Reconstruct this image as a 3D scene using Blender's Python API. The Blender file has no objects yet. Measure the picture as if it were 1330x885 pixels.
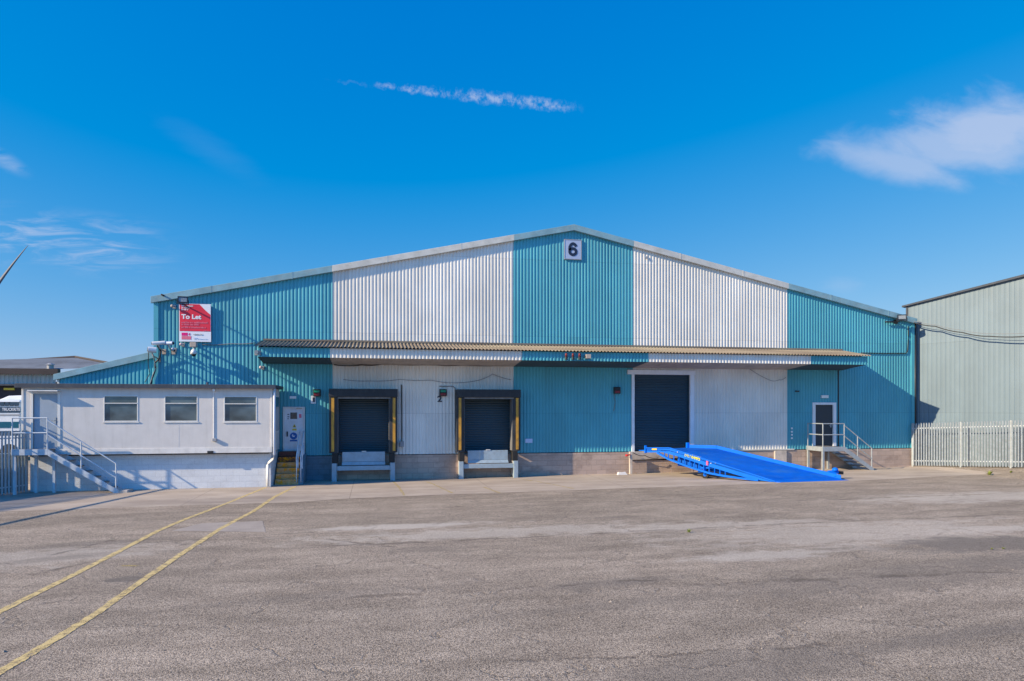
import bpy, math, random
from mathutils import Vector, Matrix
random.seed(7)
SC = bpy.context.scene
COL = SC.collection

# ------------------------------------------------------------------ camera
EYE = Vector((0.0, 0.0, 3.0)); F = 910.0; YAW = math.radians(11.13); YH = 529.5
cam = bpy.data.cameras.new('camera'); cam.sensor_width = 36.0; cam.lens = F / 1330 * 36
cam.shift_y = (YH - 442.5) / 1330; cam.clip_start = 0.1; cam.clip_end = 3000
camo = bpy.data.objects.new('camera', cam); COL.objects.link(camo)
camo.location = EYE; camo.rotation_euler = (math.radians(90), 0, -YAW); SC.camera = camo

# ------------------------------------------------------------------ sun and sky
SUN_DIR = Vector((-7.26, -1.82, 3.74)).normalized()          # towards the sun
ELEV = math.asin(SUN_DIR.z); AZ = math.atan2(SUN_DIR.x, SUN_DIR.y)
sun = bpy.data.lights.new('sun', 'SUN'); sun.energy = 4.55; sun.angle = math.radians(0.5); sun.color = (1.0, 0.815, 0.56)
suno = bpy.data.objects.new('sun', sun); COL.objects.link(suno)
suno.rotation_euler = (-SUN_DIR).to_track_quat('-Z', 'Y').to_euler(); suno.location = (-40, -10, 40)
SC.view_settings.view_transform = 'Standard'; SC.view_settings.look = 'None'
SC.view_settings.exposure = 0.75; SC.view_settings.gamma = 1.0; SC.view_settings.use_curve_mapping = False
SKY_STRENGTH = 0.10

class NT:
    """small helper that wires nodes"""
    def __init__(s, tree): s.t = tree; s.n = tree.nodes; s.l = tree.links
    def new(s, typ, **kw):
        n = s.n.new(typ)
        for k, v in kw.items(): setattr(n, k, v)
        return n
    def put(s, sock, v):
        if hasattr(v, 'is_output'): s.l.new(v, sock)
        elif v is not None:
            if isinstance(v, tuple) and len(v) == 3 and sock.type == 'RGBA': v = v + (1.0,)
            sock.default_value = v
    def m(s, op, a, b=None, c=None, clamp=False):
        n = s.new('ShaderNodeMath', operation=op, use_clamp=clamp)
        s.put(n.inputs[0], a)
        if b is not None: s.put(n.inputs[1], b)
        if c is not None: s.put(n.inputs[2], c)
        return n.outputs[0]
    def mix(s, f, a, b, blend='MIX'):
        n = s.new('ShaderNodeMix', data_type='RGBA', blend_type=blend)
        s.put(n.inputs[0], f); s.put(n.inputs[6], a); s.put(n.inputs[7], b)
        return n.outputs[2]
    def step(s, v, lo, hi):
        n = s.new('ShaderNodeMapRange', interpolation_type='SMOOTHSTEP')
        s.put(n.inputs[0], v); s.put(n.inputs[1], lo); s.put(n.inputs[2], hi); n.inputs[3].default_value = 0; n.inputs[4].default_value = 1
        return n.outputs[0]
    def mapr(s, v, lo, hi, a, b):
        n = s.new('ShaderNodeMapRange'); s.put(n.inputs[0], v)
        for i, q in enumerate((lo, hi, a, b)): n.inputs[i + 1].default_value = q
        return n.outputs[0]
    def noise(s, vec, scale, detail=4, rough=0.55, dist=0.0, out=0):
        n = s.new('ShaderNodeTexNoise'); s.put(n.inputs['Vector'], vec); n.inputs['Scale'].default_value = scale
        n.inputs['Detail'].default_value = detail; n.inputs['Roughness'].default_value = rough; n.inputs['Distortion'].default_value = dist
        return n.outputs[out]
    def scale(s, vec, sc, off=(0, 0, 0)):
        n = s.new('ShaderNodeMapping'); s.put(n.inputs[0], vec); n.inputs[1].default_value = off; n.inputs[3].default_value = sc
        return n.outputs[0]
    def sep(s, vec):
        n = s.new('ShaderNodeSeparateXYZ'); s.put(n.inputs[0], vec); return n.outputs
    def comb(s, x, y, z):
        n = s.new('ShaderNodeCombineXYZ'); s.put(n.inputs[0], x); s.put(n.inputs[1], y); s.put(n.inputs[2], z); return n.outputs[0]

def build_world():
    w = bpy.data.worlds.new('World'); SC.world = w; w.use_nodes = True
    k = NT(w.node_tree); bg = w.node_tree.nodes['Background']
    sky = k.new('ShaderNodeTexSky', sky_type='NISHITA'); sky.sun_disc = False
    sky.sun_elevation = ELEV; sky.sun_rotation = AZ; sky.air_density = 1.0; sky.dust_density = 0.3; sky.ozone_density = 3.0; sky.altitude = 0
    # grade the clear sky: deep blue overhead, paler but never burnt out at the horizon
    cs = k.new('ShaderNodeSeparateColor'); k.put(cs.inputs[0], sky.outputs[0]); R_, G_, B_ = cs.outputs
    q = 1 / (SKY_STRENGTH * 1.68)
    Rn = k.m('MULTIPLY', k.m('MAXIMUM', k.m('SUBTRACT', k.m('MULTIPLY', R_, .126), .165), 0.0), .88 * q)
    Gn = k.m('MULTIPLY', k.m('POWER', k.m('MULTIPLY', G_, .126), .74), .69 * q)
    Bn = k.m('MULTIPLY', k.m('POWER', k.m('MULTIPLY', B_, .126), .26), .86 * q)
    Rn = k.m('MINIMUM', Rn, .45 * q); Gn = k.m('MINIMUM', Gn, .62 * q)
    cc = k.new('ShaderNodeCombineColor'); k.put(cc.inputs[0], Rn); k.put(cc.inputs[1], Gn); k.put(cc.inputs[2], Bn); col = cc.outputs[0]
    # clouds: fixed by direction (gnomonic about +Y)
    d = k.new('ShaderNodeTexCoord').outputs['Generated']
    x, y, z = k.sep(d)
    # added fill: sky behind the camera brightened and blued to lift the shaded walls
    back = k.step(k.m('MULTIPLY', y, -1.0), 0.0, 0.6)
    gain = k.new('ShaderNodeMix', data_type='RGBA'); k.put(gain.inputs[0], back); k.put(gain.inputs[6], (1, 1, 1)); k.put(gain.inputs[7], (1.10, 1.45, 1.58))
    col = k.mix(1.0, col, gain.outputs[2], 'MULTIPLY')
    yy = k.m('MAXIMUM', y, 0.05)
    a = k.m('DIVIDE', x, yy); b = k.m('DIVIDE', z, yy)
    front = k.step(y, 0.05, 0.2)
    p = k.comb(a, b, 0.0)
    # contrail
    def line(px0, py0, px1, py1, half, fade):
        a0, b0 = AB(px0, py0); a1, b1 = AB(px1, py1)
        L = math.hypot(a1 - a0, b1 - b0); ux, uy = (a1 - a0) / L, (b1 - b0) / L
        da = k.m('SUBTRACT', a, a0); db = k.m('SUBTRACT', b, b0)
        t = k.m('ADD', k.m('MULTIPLY', da, ux), k.m('MULTIPLY', db, uy))
        s_ = k.m('SUBTRACT', k.m('MULTIPLY', db, ux), k.m('MULTIPLY', da, uy))
        t = k.m('DIVIDE', t, L)
        return t, k.m('DIVIDE', s_, half)
    t, s_ = line(410, 102, 765, 142, 0.0115, 0)
    n1 = k.noise(p, 70, 4, 0.65); n2 = k.noise(p, 16, 2, 0.5)
    n3 = k.noise(k.scale(p, (1, .8, 1), (3, 1, 0)), 75, 5, 0.7)
    wid = k.m('MULTIPLY', k.step(t, 0.02, 0.62), 1.0)
    wid = k.m('ADD', k.m('MULTIPLY', wid, 0.75), 0.22)
    sd = k.m('DIVIDE', k.m('ADD', s_, k.m('MULTIPLY', k.m('SUBTRACT', n1, 0.5), 1.5)), wid)
    body = k.m('SUBTRACT', 1.0, k.step(k.m('ABSOLUTE', sd), 0.15, 1.05))
    along = k.m('MULTIPLY', k.m('ADD', k.m('MULTIPLY', k.step(t, 0.18, 0.27), .88), k.m('MULTIPLY', k.step(t, 0.0, .1), .12)), k.m('SUBTRACT', 1.0, k.step(t, 0.86, 0.99)))
    clump = k.step(k.m('ADD', k.m('MULTIPLY', n3, 0.75), k.m('MULTIPLY', n2, 0.32)), 0.44, 0.70)
    trail = k.m('MULTIPLY', k.m('MULTIPLY', body, along), k.m('MULTIPLY', clump, 0.54))
    # big cloud at right
    def blob(px, py, rx, ry, slant, lo, hi, nz, amp):
        ca, cb = AB(px, py); da = k.m('SUBTRACT', a, ca); db = k.m('SUBTRACT', k.m('SUBTRACT', b, cb), k.m('MULTIPLY', da, slant))
        r = k.m('ADD', k.m('POWER', k.m('DIVIDE', k.m('ABSOLUTE', da), rx), 2.0), k.m('POWER', k.m('DIVIDE', k.m('ABSOLUTE', db), ry), 2.0))
        r = k.m('ADD', k.m('SQRT', r), k.m('MULTIPLY', k.m('SUBTRACT', nz, 0.5), amp))
        return k.m('SUBTRACT', 1.0, k.step(r, lo, hi))
    q = k.scale(p, (1.0, 2.4, 1.0), (0.3, 0.7, 0))
    nb = k.noise(q, 7, 6, 0.58, 0.4)
    c1 = blob(1258, 191, 0.28, 0.060, 0.06, 0.25, 1.15, nb, 1.5)
    c1b = blob(1172, 213, 0.145, 0.040, -0.12, 0.2, 1.1, nb, 1.2)
    c1c = blob(1298, 168, 0.22, 0.075, 0.12, 0.2, 1.1, nb, 1.5)
    big = k.m('MULTIPLY', k.m('MAXIMUM', k.m('MAXIMUM', k.m('MULTIPLY', c1, .85), k.m('MULTIPLY', c1b, 0.8)), c1c), 0.66)
    # wisps low at left
    nw = k.noise(k.scale(p, (1.0, 5.5, 1.0), (1.1, 0.2, 0)), 13, 7, 0.62, 0.8)
    wt, ws = line(-60, 300, 255, 330, 0.05, 0)
    wm = k.m('MULTIPLY', k.m('SUBTRACT', 1.0, k.step(k.m('ABSOLUTE', ws), 0.1, 1.0)), k.m('SUBTRACT', 1.0, k.step(wt, 0.55, 1.0)))
    wisp = k.m('MULTIPLY', k.m('MULTIPLY', wm, k.step(nw, 0.42, 0.72)), 0.48)
    w2 = k.m('MULTIPLY', k.m('MULTIPLY', blob(5, 208, 0.035, 0.016, -0.5, 0.1, 1.1, nw, 1.0), k.step(nw, .35, .7)), 0.45)
    w3 = k.m('MULTIPLY', blob(1095, 372, 0.05, 0.02, 0.0, 0.0, 1.0, nw, 1.0), 0.12)
    w4 = k.m('MULTIPLY', k.m('MULTIPLY', blob(275, 195, 0.09, 0.03, -0.5, 0.0, 1.0, nw, .6), 1.0), 0.035)
    allc = k.m('MAXIMUM', k.m('MAXIMUM', trail, big), k.m('MAXIMUM', wisp, k.m('MAXIMUM', w2, k.m('MAXIMUM', w3, w4))))
    allc = k.m('MULTIPLY', allc, front)
    col = k.mix(allc, col, (3.5, 3.9, 5.0))
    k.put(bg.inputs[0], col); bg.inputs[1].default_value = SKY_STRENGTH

def RAY(px, py):
    u = (px - 665) / F; v = (YH - py) / F; c, s = math.cos(YAW), math.sin(YAW)
    return Vector((u * c + s, c - u * s, v))
def AB(px, py):
    r = RAY(px, py); return r.x / r.y, r.z / r.y
def W(px, py, Y):                      # measured point on a plane parallel to the facade, Y metres from the camera
    r = RAY(px, py); return EYE + r * (Y / r.y)
def WX(px, Y): return W(px, 500, Y).x
def WZ(px, py, Y): return W(px, py, Y).z
def gz(X, Y=0):
    g = 0.005 * min(max(X - 2, 0), 24)
    return g + 0.11 * min(max(X - 25.5, 0), 2.6)
def GP(px, py, dz=0.0):                # measured point on the ground
    r = RAY(px, py); z = 0.0
    for _ in range(12):
        p = EYE + r * ((z - EYE.z) / r.z); z = gz(p.x, p.y)
    return Vector((p.x, p.y, z + dz))
build_world()

# ------------------------------------------------------------------ materials
M = {}
def base_mat(name, rough=0.6, metal=0.0, spec=0.5):
    m = bpy.data.materials.new(name); m.use_nodes = True; k = NT(m.node_tree); b = m.node_tree.nodes['Principled BSDF']
    b.inputs['Roughness'].default_value = rough; b.inputs['Metallic'].default_value = metal; b.inputs['Specular IOR Level'].default_value = spec
    M[name] = m; return m, k, b
def paint(name, col, rough=0.55, var=0.12, scale=(3, 3, 3), metal=0.0, dirt=None, dirt_amt=0.0, dirt_scale=(4, 4, .6), bump=0.0, bscale=60, spec=0.5, fine=0.0):
    m, k, b = base_mat(name, rough, metal, spec)
    pos = k.new('ShaderNodeNewGeometry').outputs['Position']
    n = k.noise(k.scale(pos, scale), 1.0, 5, 0.6)
    c = k.mix(k.step(n, 0.25, 0.75), tuple(q * (1 - var) for q in col), tuple(min(1, q * (1 + var)) for q in col))
    if fine:
        nf = k.noise(pos, 35, 3, 0.6); c = k.mix(1.0, c, k.mix(nf, (1 - fine,) * 3, (1 + fine,) * 3), 'MULTIPLY')
    if dirt:
        nd = k.noise(k.scale(pos, dirt_scale, (5, 3, 1)), 1.0, 6, 0.65)
        c = k.mix(k.m('MULTIPLY', k.step(nd, 0.45, 0.8), dirt_amt), c, dirt)
    k.put(b.inputs['Base Color'], c)
    k.put(b.inputs['Roughness'], k.mapr(n, 0.2, 0.8, rough - 0.08, min(1, rough + 0.1)))
    if bump:
        bn = k.new('ShaderNodeBump'); bn.inputs['Strength'].default_value = bump; bn.inputs['Distance'].default_value = 0.01
        k.put(bn.inputs['Height'], k.noise(pos, bscale, 4, 0.6)); k.put(b.inputs['Normal'], bn.outputs[0])
    return m
def cladding(name, col, sheet=2.0, dirt=(.16, .14, .11), amt=.35, lap=None):
    m, k, b = base_mat(name, 0.5)
    pos = k.new('ShaderNodeNewGeometry').outputs['Position']; x, y, z = k.sep(pos)
    # each sheet of cladding has weathered a little differently
    ix = k.m('FLOOR', k.m('DIVIDE', x, 1.04)); iz = k.m('FLOOR', k.m('DIVIDE', k.m('ADD', z, 0.6), 3.35))
    wn = k.new('ShaderNodeTexWhiteNoise', noise_dimensions='2D'); k.put(wn.inputs['Vector'], k.comb(ix, iz, 0.0))
    v = k.mapr(wn.outputs['Value'], 0, 1, 0.93, 1.05)
    cloud = k.noise(k.scale(pos, (.5, .5, .35)), 1.0, 5, 0.6)
    streak = k.noise(k.scale(pos, (9, 9, .28)), 1.0, 5, 0.65)
    c = k.mix(k.step(cloud, .3, .7), tuple(q * .9 for q in col), tuple(min(1, q * 1.08) for q in col))
    c = k.mix(1.0, c, k.comb(v, v, v), 'MULTIPLY')
    c = k.mix(k.m('MULTIPLY', k.step(streak, .5, .85), amt), c, dirt)
    lapd = k.m('ABSOLUTE', k.m('SUBTRACT', k.m('FRACT', k.m('DIVIDE', k.m('ADD', z, 0.6), 3.35)), 0.5))
    seam = k.step(lapd, 0.496, 0.4985)
    c = k.mix(k.m('MULTIPLY', seam, .35), c, tuple(q * .35 for q in col))
    # fixing screws
    k.put(b.inputs['Base Color'], c); k.put(b.inputs['Roughness'], k.mapr(streak, 0.2, .8, .42, .65))
    return m
def blockwork(name, c1, c2, mortar, w=.45, h=.225, dirt=(.08, .07, .06), amt=.4, bump=.5, along='x'):
    m, k, b = base_mat(name, 0.9, 0, .2)
    pos = k.new('ShaderNodeNewGeometry').outputs['Position']; x, y, z = k.sep(pos)
    p = k.comb(x if along == 'x' else y, z, 0.0)
    br = k.new('ShaderNodeTexBrick'); k.put(br.inputs['Vector'], p); br.inputs['Scale'].default_value = 1.0
    br.inputs['Brick Width'].default_value = w; br.inputs['Row Height'].default_value = h; br.inputs['Mortar Size'].default_value = .009
    br.inputs['Mortar Smooth'].default_value = .3
    for i, c in enumerate((c1, c2, mortar)): k.put(br.inputs[i + 1], c)
    n = k.noise(k.scale(pos, (1.3, 1.3, 2.5)), 1.0, 6, .65); nf = k.noise(pos, 45, 4, .7)
    c = k.mix(k.m('MULTIPLY', k.step(n, .42, .75), amt), br.outputs[0], dirt)
    c = k.mix(1.0, c, k.mix(nf, (.75, .75, .75), (1.25, 1.25, 1.25)), 'MULTIPLY')
    k.put(b.inputs['Base Color'], c)
    bn = k.new('ShaderNodeBump'); bn.inputs['Strength'].default_value = bump; bn.inputs['Distance'].default_value = .01
    k.put(bn.inputs['Height'], k.m('SUBTRACT', k.m('MULTIPLY', nf, .5), br.outputs['Fac'])); k.put(b.inputs['Normal'], bn.outputs[0])
    return m

TEAL = (.066, .345, .435); WHITE = (.71, .695, .65)
cladding('teal_cladding', TEAL, amt=.18, dirt=(.09, .27, .36))
cladding('white_cladding', WHITE, amt=.30, dirt=(.42, .38, .33))
cladding('grey_cladding', (.14, .20, .245), amt=.10, dirt=(.17, .225, .26))
cladding('far_cladding', (.36, .39, .40), amt=.3)
paint('teal_trim', (.20, .36, .42), .6, .18, (2, 2, 2), dirt=(.33, .33, .28), dirt_amt=.5, dirt_scale=(2.5, 6, 6))
paint('pale_trim', (.56, .56, .52), .65, .12, (2, 2, 2), dirt=(.34, .34, .28), dirt_amt=.5, dirt_scale=(2.5, 6, 6))
paint('canopy_sheet', (.185, .155, .125), .9, .35, (.25, 1.5, 1.5), dirt=(.36, .345, .25), dirt_amt=.8, dirt_scale=(.3, 2, 2), fine=.35, spec=.2)
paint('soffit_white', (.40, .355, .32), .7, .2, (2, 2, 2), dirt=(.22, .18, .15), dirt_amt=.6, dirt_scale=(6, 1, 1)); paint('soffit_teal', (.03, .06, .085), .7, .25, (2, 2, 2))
paint('dark_timber', (.05, .035, .028), .85, .3)
paint('roller_steel', (.015, .044, .066), .42, .12, (1, 1, 3), dirt=(.03, .055, .075), dirt_amt=.4)
paint('black_vinyl', (.016, .018, .023), .6, .35, (4, 4, 4), dirt=(.075, .07, .066), dirt_amt=.4, dirt_scale=(7, 7, 2))
paint('grey_vinyl', (.16, .16, .165), .6, .3, (5, 5, 3))
paint('black_rubber', (.012, .012, .013), .7, .3, (8, 8, 8))
paint('yellow_stripe', (.52, .27, .03), .6, .2, (6, 6, 3), dirt=(.12, .085, .04), dirt_amt=.8, dirt_scale=(9, 9, 4))
paint('dock_steel', (.30, .38, .44), .5, .1, (3, 3, 3), dirt=(.22, .20, .18), dirt_amt=.45, dirt_scale=(6, 6, 6))
paint('white_trim', (.72, .74, .78), .5, .06, dirt=(.45, .42, .38), dirt_amt=.3)
paint('dark_door', (.022, .03, .042), .45, .12)
paint('grey_door', (.30, .36, .43), .5, .06)
paint('white_door', (.70, .72, .76), .5, .08, dirt=(.45, .42, .38), dirt_amt=.35)
paint('galvanised', (.345, .385, .415), .5, .14, (7, 7, 7), .25, dirt=(.36, .34, .32), dirt_amt=.35, dirt_scale=(5, 5, 5))
paint('stair_steel', (.50, .55, .60), .5, .12, (5, 5, 5), dirt=(.34, .30, .26), dirt_amt=.4, dirt_scale=(5, 5, 5))
paint('tread_steel', (.16, .16, .165), .7, .25, (9, 9, 9), dirt=(.24, .18, .12), dirt_amt=.5)
paint('ramp_blue', (.001, .15, .74), .45, .06, (2, 2, 2), dirt=(.01, .15, .55), dirt_amt=.35, dirt_scale=(3, 3, 3), spec=.2)
paint('ramp_deck', (.001, .112, .58), .6, .10, (3, 3, 3), dirt=(.04, .16, .42), dirt_amt=.6, dirt_scale=(1.2, 3.2, 3), bump=.6, bscale=60, spec=.15)
paint('bright_yellow', (.75, .52, .03), .45, .05)
paint('lettering_yellow', (.62, .62, .03), .5, .1)
paint('signal_red', (.65, .03, .03), .4, .05)
paint('pink_plastic', (.75, .10, .22), .4, .05)
paint('sensor_pink', (.62, .45, .45), .5, .1)
paint('beacon_red', (.17, .022, .02), .5, .2)
paint('signal_green', (.0, .30, .16), .4, .05)
paint('dull_red', (.22, .012, .02), .4, .05)
paint('black_plastic', (.016, .016, .018), .45, .1)
paint('white_plastic', (.75, .75, .75), .4, .05)
paint('beige_plastic', (.42, .35, .29), .6, .15)
paint('grey_plastic', (.30, .31, .33), .55, .1)
paint('lamp_glass', (.22, .25, .27), .2, .3, (25, 25, 25))
paint('sign_grey', (.37, .45, .62), .5, .05)
paint('sign_navy', (.012, .02, .05), .5, .05)
paint('sign_white', (.78, .80, .85), .4, .03)
paint('sign_red', (.72, .022, .055), .45, .08, (1.5, 1.5, 1.5))
paint('sign_rose', (.74, .16, .24), .45, .05)
paint('sign_maroon', (.42, .015, .06), .45, .05)
paint('sign_magenta', (.72, .005, .18), .45, .04)
paint('sign_blue', (.01, .12, .42), .45, .05)
paint('sign_ice', (.45, .58, .80), .45, .05)
paint('cable_black', (.02, .02, .022), .6, .1)
paint('cable_grey', (.19, .19, .20), .6, .1)
paint('roof_felt', (.038, .05, .072), .7, .25, (3, 3, 3), dirt=(.14, .14, .14), dirt_amt=.3)
paint('cabin_render', (.62, .595, .57), .8, .05, (2, 2, 2), dirt=(.47, .45, .42), dirt_amt=.45, dirt_scale=(7, 7, .6), bump=.35, bscale=40, spec=.25)
paint('cabin_trim', (.68, .66, .63), .7, .1, (4, 4, 4), dirt=(.42, .38, .33), dirt_amt=.4)
blockwork('painted_block', (.66, .68, .70), (.62, .64, .67), (.55, .57, .60), dirt=(.40, .40, .40), amt=.35, bump=.35)
blockwork('concrete_block', (.50, .38, .315), (.405, .31, .26), (.345, .27, .23), dirt=(.20, .145, .12), amt=.6, bump=.6)
blockwork('blue_painted_block', (.16, .22, .27), (.14, .20, .25), (.12, .17, .21), amt=.4)
paint('concrete', (.50, .44, .385), .9, .15, (2, 2, 2), dirt=(.24, .21, .18), dirt_amt=.5, dirt_scale=(3, 3, 3), fine=.2, bump=.3)
paint('step_concrete', (.66, .36, .17), .9, .2, (6, 6, 6), dirt=(.2, .12, .07), dirt_amt=.6, dirt_scale=(7, 7, 7), fine=.3)
paint('rust', (.13, .045, .035), .85, .3, (12, 12, 12), dirt=(.2, .12, .08), dirt_amt=.5, dirt_scale=(15, 15, 15))
paint('frame_white', (.66, .66, .64), .5, .05, dirt=(.4, .37, .33), dirt_amt=.3)
paint('far_roof', (.15, .17, .20), .85, .2, (.25, .25, .25), dirt=(.06, .062, .07), dirt_amt=.9, dirt_scale=(.5, .25, .25))
paint('far_dark', (.05, .038, .038), .8, .3, (.6, .6, .6))
paint('vehicle_white', (.74, .76, .78), .35, .04)
paint('vehicle_navy', (.03, .06, .10), .35, .06)
paint('vehicle_teal', (.005, .10, .16), .3, .08)
paint('turbine_grey', (.09, .10, .13), .6, .05)
paint('weed_green', (.22, .26, .05), .8, .3, (30, 30, 30))
paint('paper_white', (.72, .70, .68), .8, .1)
def glass(name, col, rough=.08):
    m, k, b = base_mat(name, rough, 0, .6)
    pos = k.new('ShaderNodeNewGeometry').outputs['Position']
    n = k.noise(k.scale(pos, (.9, .9, 1.6)), 1.0, 3, .5)
    k.put(b.inputs['Base Color'], k.mix(k.step(n, .38, .62), tuple(q * .6 for q in col), tuple(q * 1.3 for q in col)))
    b.inputs['Coat Weight'].default_value = .3
    return m
glass('window_glass', (.075, .105, .118), .05); glass('dark_glass', (.02, .03, .035)); glass('blind_glass', (.20, .27, .32))

def ground_material(name, kind):
    m, k, b = base_mat(name, 0.92, 0, .22)
    pos = k.new('ShaderNodeNewGeometry').outputs['Position']; x, y, z = k.sep(pos)
    warp = k.noise(k.scale(pos, (.9, 1.5, 1)), 1.0, 5, .6)
    warp2 = k.noise(k.scale(pos, (2.6, 5, 1)), 1.0, 4, .6)
    def spot(cx, cy, rx, ry, rot=0.0, amp=1.0, lo=.35, hi=1.1):
        dx = k.m('SUBTRACT', x, cx); dy = k.m('SUBTRACT', y, cy)
        c, s = math.cos(rot), math.sin(rot)
        u = k.m('ADD', k.m('MULTIPLY', dx, c / rx), k.m('MULTIPLY', dy, s / rx))
        v = k.m('ADD', k.m('MULTIPLY', dx, -s / ry), k.m('MULTIPLY', dy, c / ry))
        r = k.m('SQRT', k.m('ADD', k.m('MULTIPLY', u, u), k.m('MULTIPLY', v, v)))
        r = k.m('ADD', r, k.m('ADD', k.m('MULTIPLY', k.m('SUBTRACT', warp, .5), amp), k.m('MULTIPLY', k.m('SUBTRACT', warp2, .5), amp * .9)))
        return k.m('SUBTRACT', 1.0, k.step(r, lo, hi))
    def pspot(px, py, rx, ry, rot=0.0, **kw):
        g = GP(px, py); return spot(g.x, g.y, rx, ry, rot, **kw)
    if kind == 'asphalt':
        vo = k.new('ShaderNodeTexVoronoi', feature='F1'); k.put(vo.inputs['Vector'], pos); vo.inputs['Scale'].default_value = 78
        stone = k.sep(vo.outputs['Color'])[0]
        fine = k.noise(pos, 160, 3, .7)
        grit = k.noise(pos, 24, 4, .7)
        sp = k.m('ADD', k.m('MULTIPLY', stone, .55), k.m('ADD', k.m('MULTIPLY', fine, .55), k.m('MULTIPLY', grit, .35)))
        c = k.mix(k.step(sp, .38, 1.05), (.118, .097, .078), (.590, .500, .395))
        edge = k.step(vo.outputs['Distance'], .35, .62)
        c = k.mix(k.m('MULTIPLY', edge, .30), c, (.055, .05, .05))
        big = k.noise(k.scale(pos, (.10, .22, 1)), 1.0, 6, .6, .5)
        mid = k.noise(k.scale(pos, (.55, 1.5, 1)), 1.0, 6, .65)
        c = k.mix(1.0, c, k.mix(k.step(big, .3, .7), (.84, .83, .82), (1.12, 1.10, 1.09)), 'MULTIPLY')
        c = k.mix(1.0, c, k.mix(k.step(mid, .25, .75), (.76, .75, .74), (1.2, 1.2, 1.2)), 'MULTIPLY')
        # worn, paler bands where the top layer has gone
        pale = k.m('MULTIPLY', k.m('MAXIMUM', pspot(640, 692, 5.5, .8, .05, amp=1.9), pspot(900, 684, 5.0, .6, .05, amp=1.9)), .68)
        pale = k.m('MAXIMUM', pale, k.m('MAXIMUM', k.m('MAXIMUM', k.m('MULTIPLY', pspot(1110, 692, 5.5, 2.0, 0, amp=1.9), .6), pspot(520, 684, 3.0, .5, .05, amp=1.4)), k.m('MULTIPLY', k.m('MAXIMUM', pspot(990, 722, 2.2, .5, .1, amp=1.6), pspot(1265, 688, 2.5, .6, 0, amp=1.5)), .8)))
        pale = k.m('MAXIMUM', pale, k.m('MULTIPLY', pspot(80, 722, 2.4, 1.2, .3, amp=1.6), .6))
        pale = k.m('MAXIMUM', pale, k.m('MULTIPLY', pspot(1290, 645, 6, 1.5, 0, amp=1.4), .8))
        c = k.mix(k.m('MULTIPLY', pale, .72), c, k.mix(sp, (.36, .325, .285), (.58, .525, .455)))
        # oil and tyre stains, and the shade of a pothole painted dark
        dark = k.m('MAXIMUM', pspot(1275, 706, 2.4, .9, 0, amp=1.3, lo=.5), k.m('MULTIPLY', pspot(1330, 728, 3.5, .7, .1, amp=1.2), .7))
        dark = k.m('MAXIMUM', dark, k.m('MULTIPLY', k.m('MAXIMUM', pspot(1180, 750, 5.0, .9, .1, amp=1.2), pspot(1225, 733, 4.0, .35, .14, amp=1.2)), .5))
        dark = k.m('MAXIMUM', dark, k.m('MULTIPLY', k.m('MAXIMUM', pspot(1230, 828, 2.6, .28, .16, amp=1.0), pspot(960, 870, 2.6, .7, .1, amp=1.2)), .6))
        dark = k.m('MAXIMUM', dark, k.m('MULTIPLY', k.m('MAXIMUM', pspot(757, 767, .26, .24, -.6, amp=.6), pspot(790, 757, 1.6, .35, .1, amp=1.1)), .65))
        dark = k.m('MAXIMUM', dark, k.m('MULTIPLY', k.m('MAXIMUM', pspot(410, 775, 2.6, .3, .12, amp=.9), pspot(860, 780, 3.5, .3, .1, amp=1.1)), .4))
        dark = k.m('MAXIMUM', dark, k.m('MULTIPLY', k.m('MAXIMUM', pspot(550, 714, 1.0, .45, .02, amp=.8), pspot(800, 672, 1.0, .2, 0, amp=.9)), .45))
        dark = k.m('MAXIMUM', dark, k.m('MULTIPLY', k.m('MAXIMUM', k.m('MULTIPLY', pspot(166, 752, .36, .30, .1, amp=.5, lo=.5, hi=1.0), .8), pspot(147, 754, .17, .20, .9, amp=.4, lo=.6, hi=.95)), 1.25))  # pothole, its shaded hollow put in as dark colour
        dark = k.m('MAXIMUM', dark, k.m('MULTIPLY', k.m('MAXIMUM', pspot(120, 706, 1.8, .35, .25, amp=1.2), pspot(60, 727, 1.6, .35, .35, amp=1.2)), .55))
        c = k.mix(k.m('MULTIPLY', dark, .86), c, k.mix(sp, (.055, .047, .040), (.22, .19, .16)))
        # hairline cracks
        cr = k.new('ShaderNodeTexVoronoi', feature='DISTANCE_TO_EDGE'); cr.inputs['Scale'].default_value = .33
        wv = k.new('ShaderNodeVectorMath', operation='ADD'); k.put(wv.inputs[0], pos)
        ws = k.new('ShaderNodeVectorMath', operation='SCALE'); k.put(ws.inputs[0], k.noise(pos, 1.1, 5, .7, 0, 1)); ws.inputs[3].default_value = 1.3
        k.put(wv.inputs[1], ws.outputs[0]); k.put(cr.inputs['Vector'], wv.outputs[0])
        crk = k.m('MULTIPLY', k.m('SUBTRACT', 1.0, k.step(cr.outputs['Distance'], .003, .016)), k.step(mid, .42, .62))
        c = k.mix(k.m('MULTIPLY', crk, .42), c, (.065, .052, .042))
        # long seams, sunken joints and tyre lines that run across the yard
        nz_a = k.m('SUBTRACT', k.noise(k.scale(pos, (.7, .7, 1), (1, 0, 0)), 1.0, 6, .7), .5)
        nz_b = k.m('SUBTRACT', k.noise(k.scale(pos, (.75, .75, 1), (9, 4, 0)), 1.0, 6, .7), .5)
        brk_s = k.step(k.noise(k.scale(pos, (1.6, 1.6, 1), (3, 1, 0)), 1.0, 4, .7), .36, .58)
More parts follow.
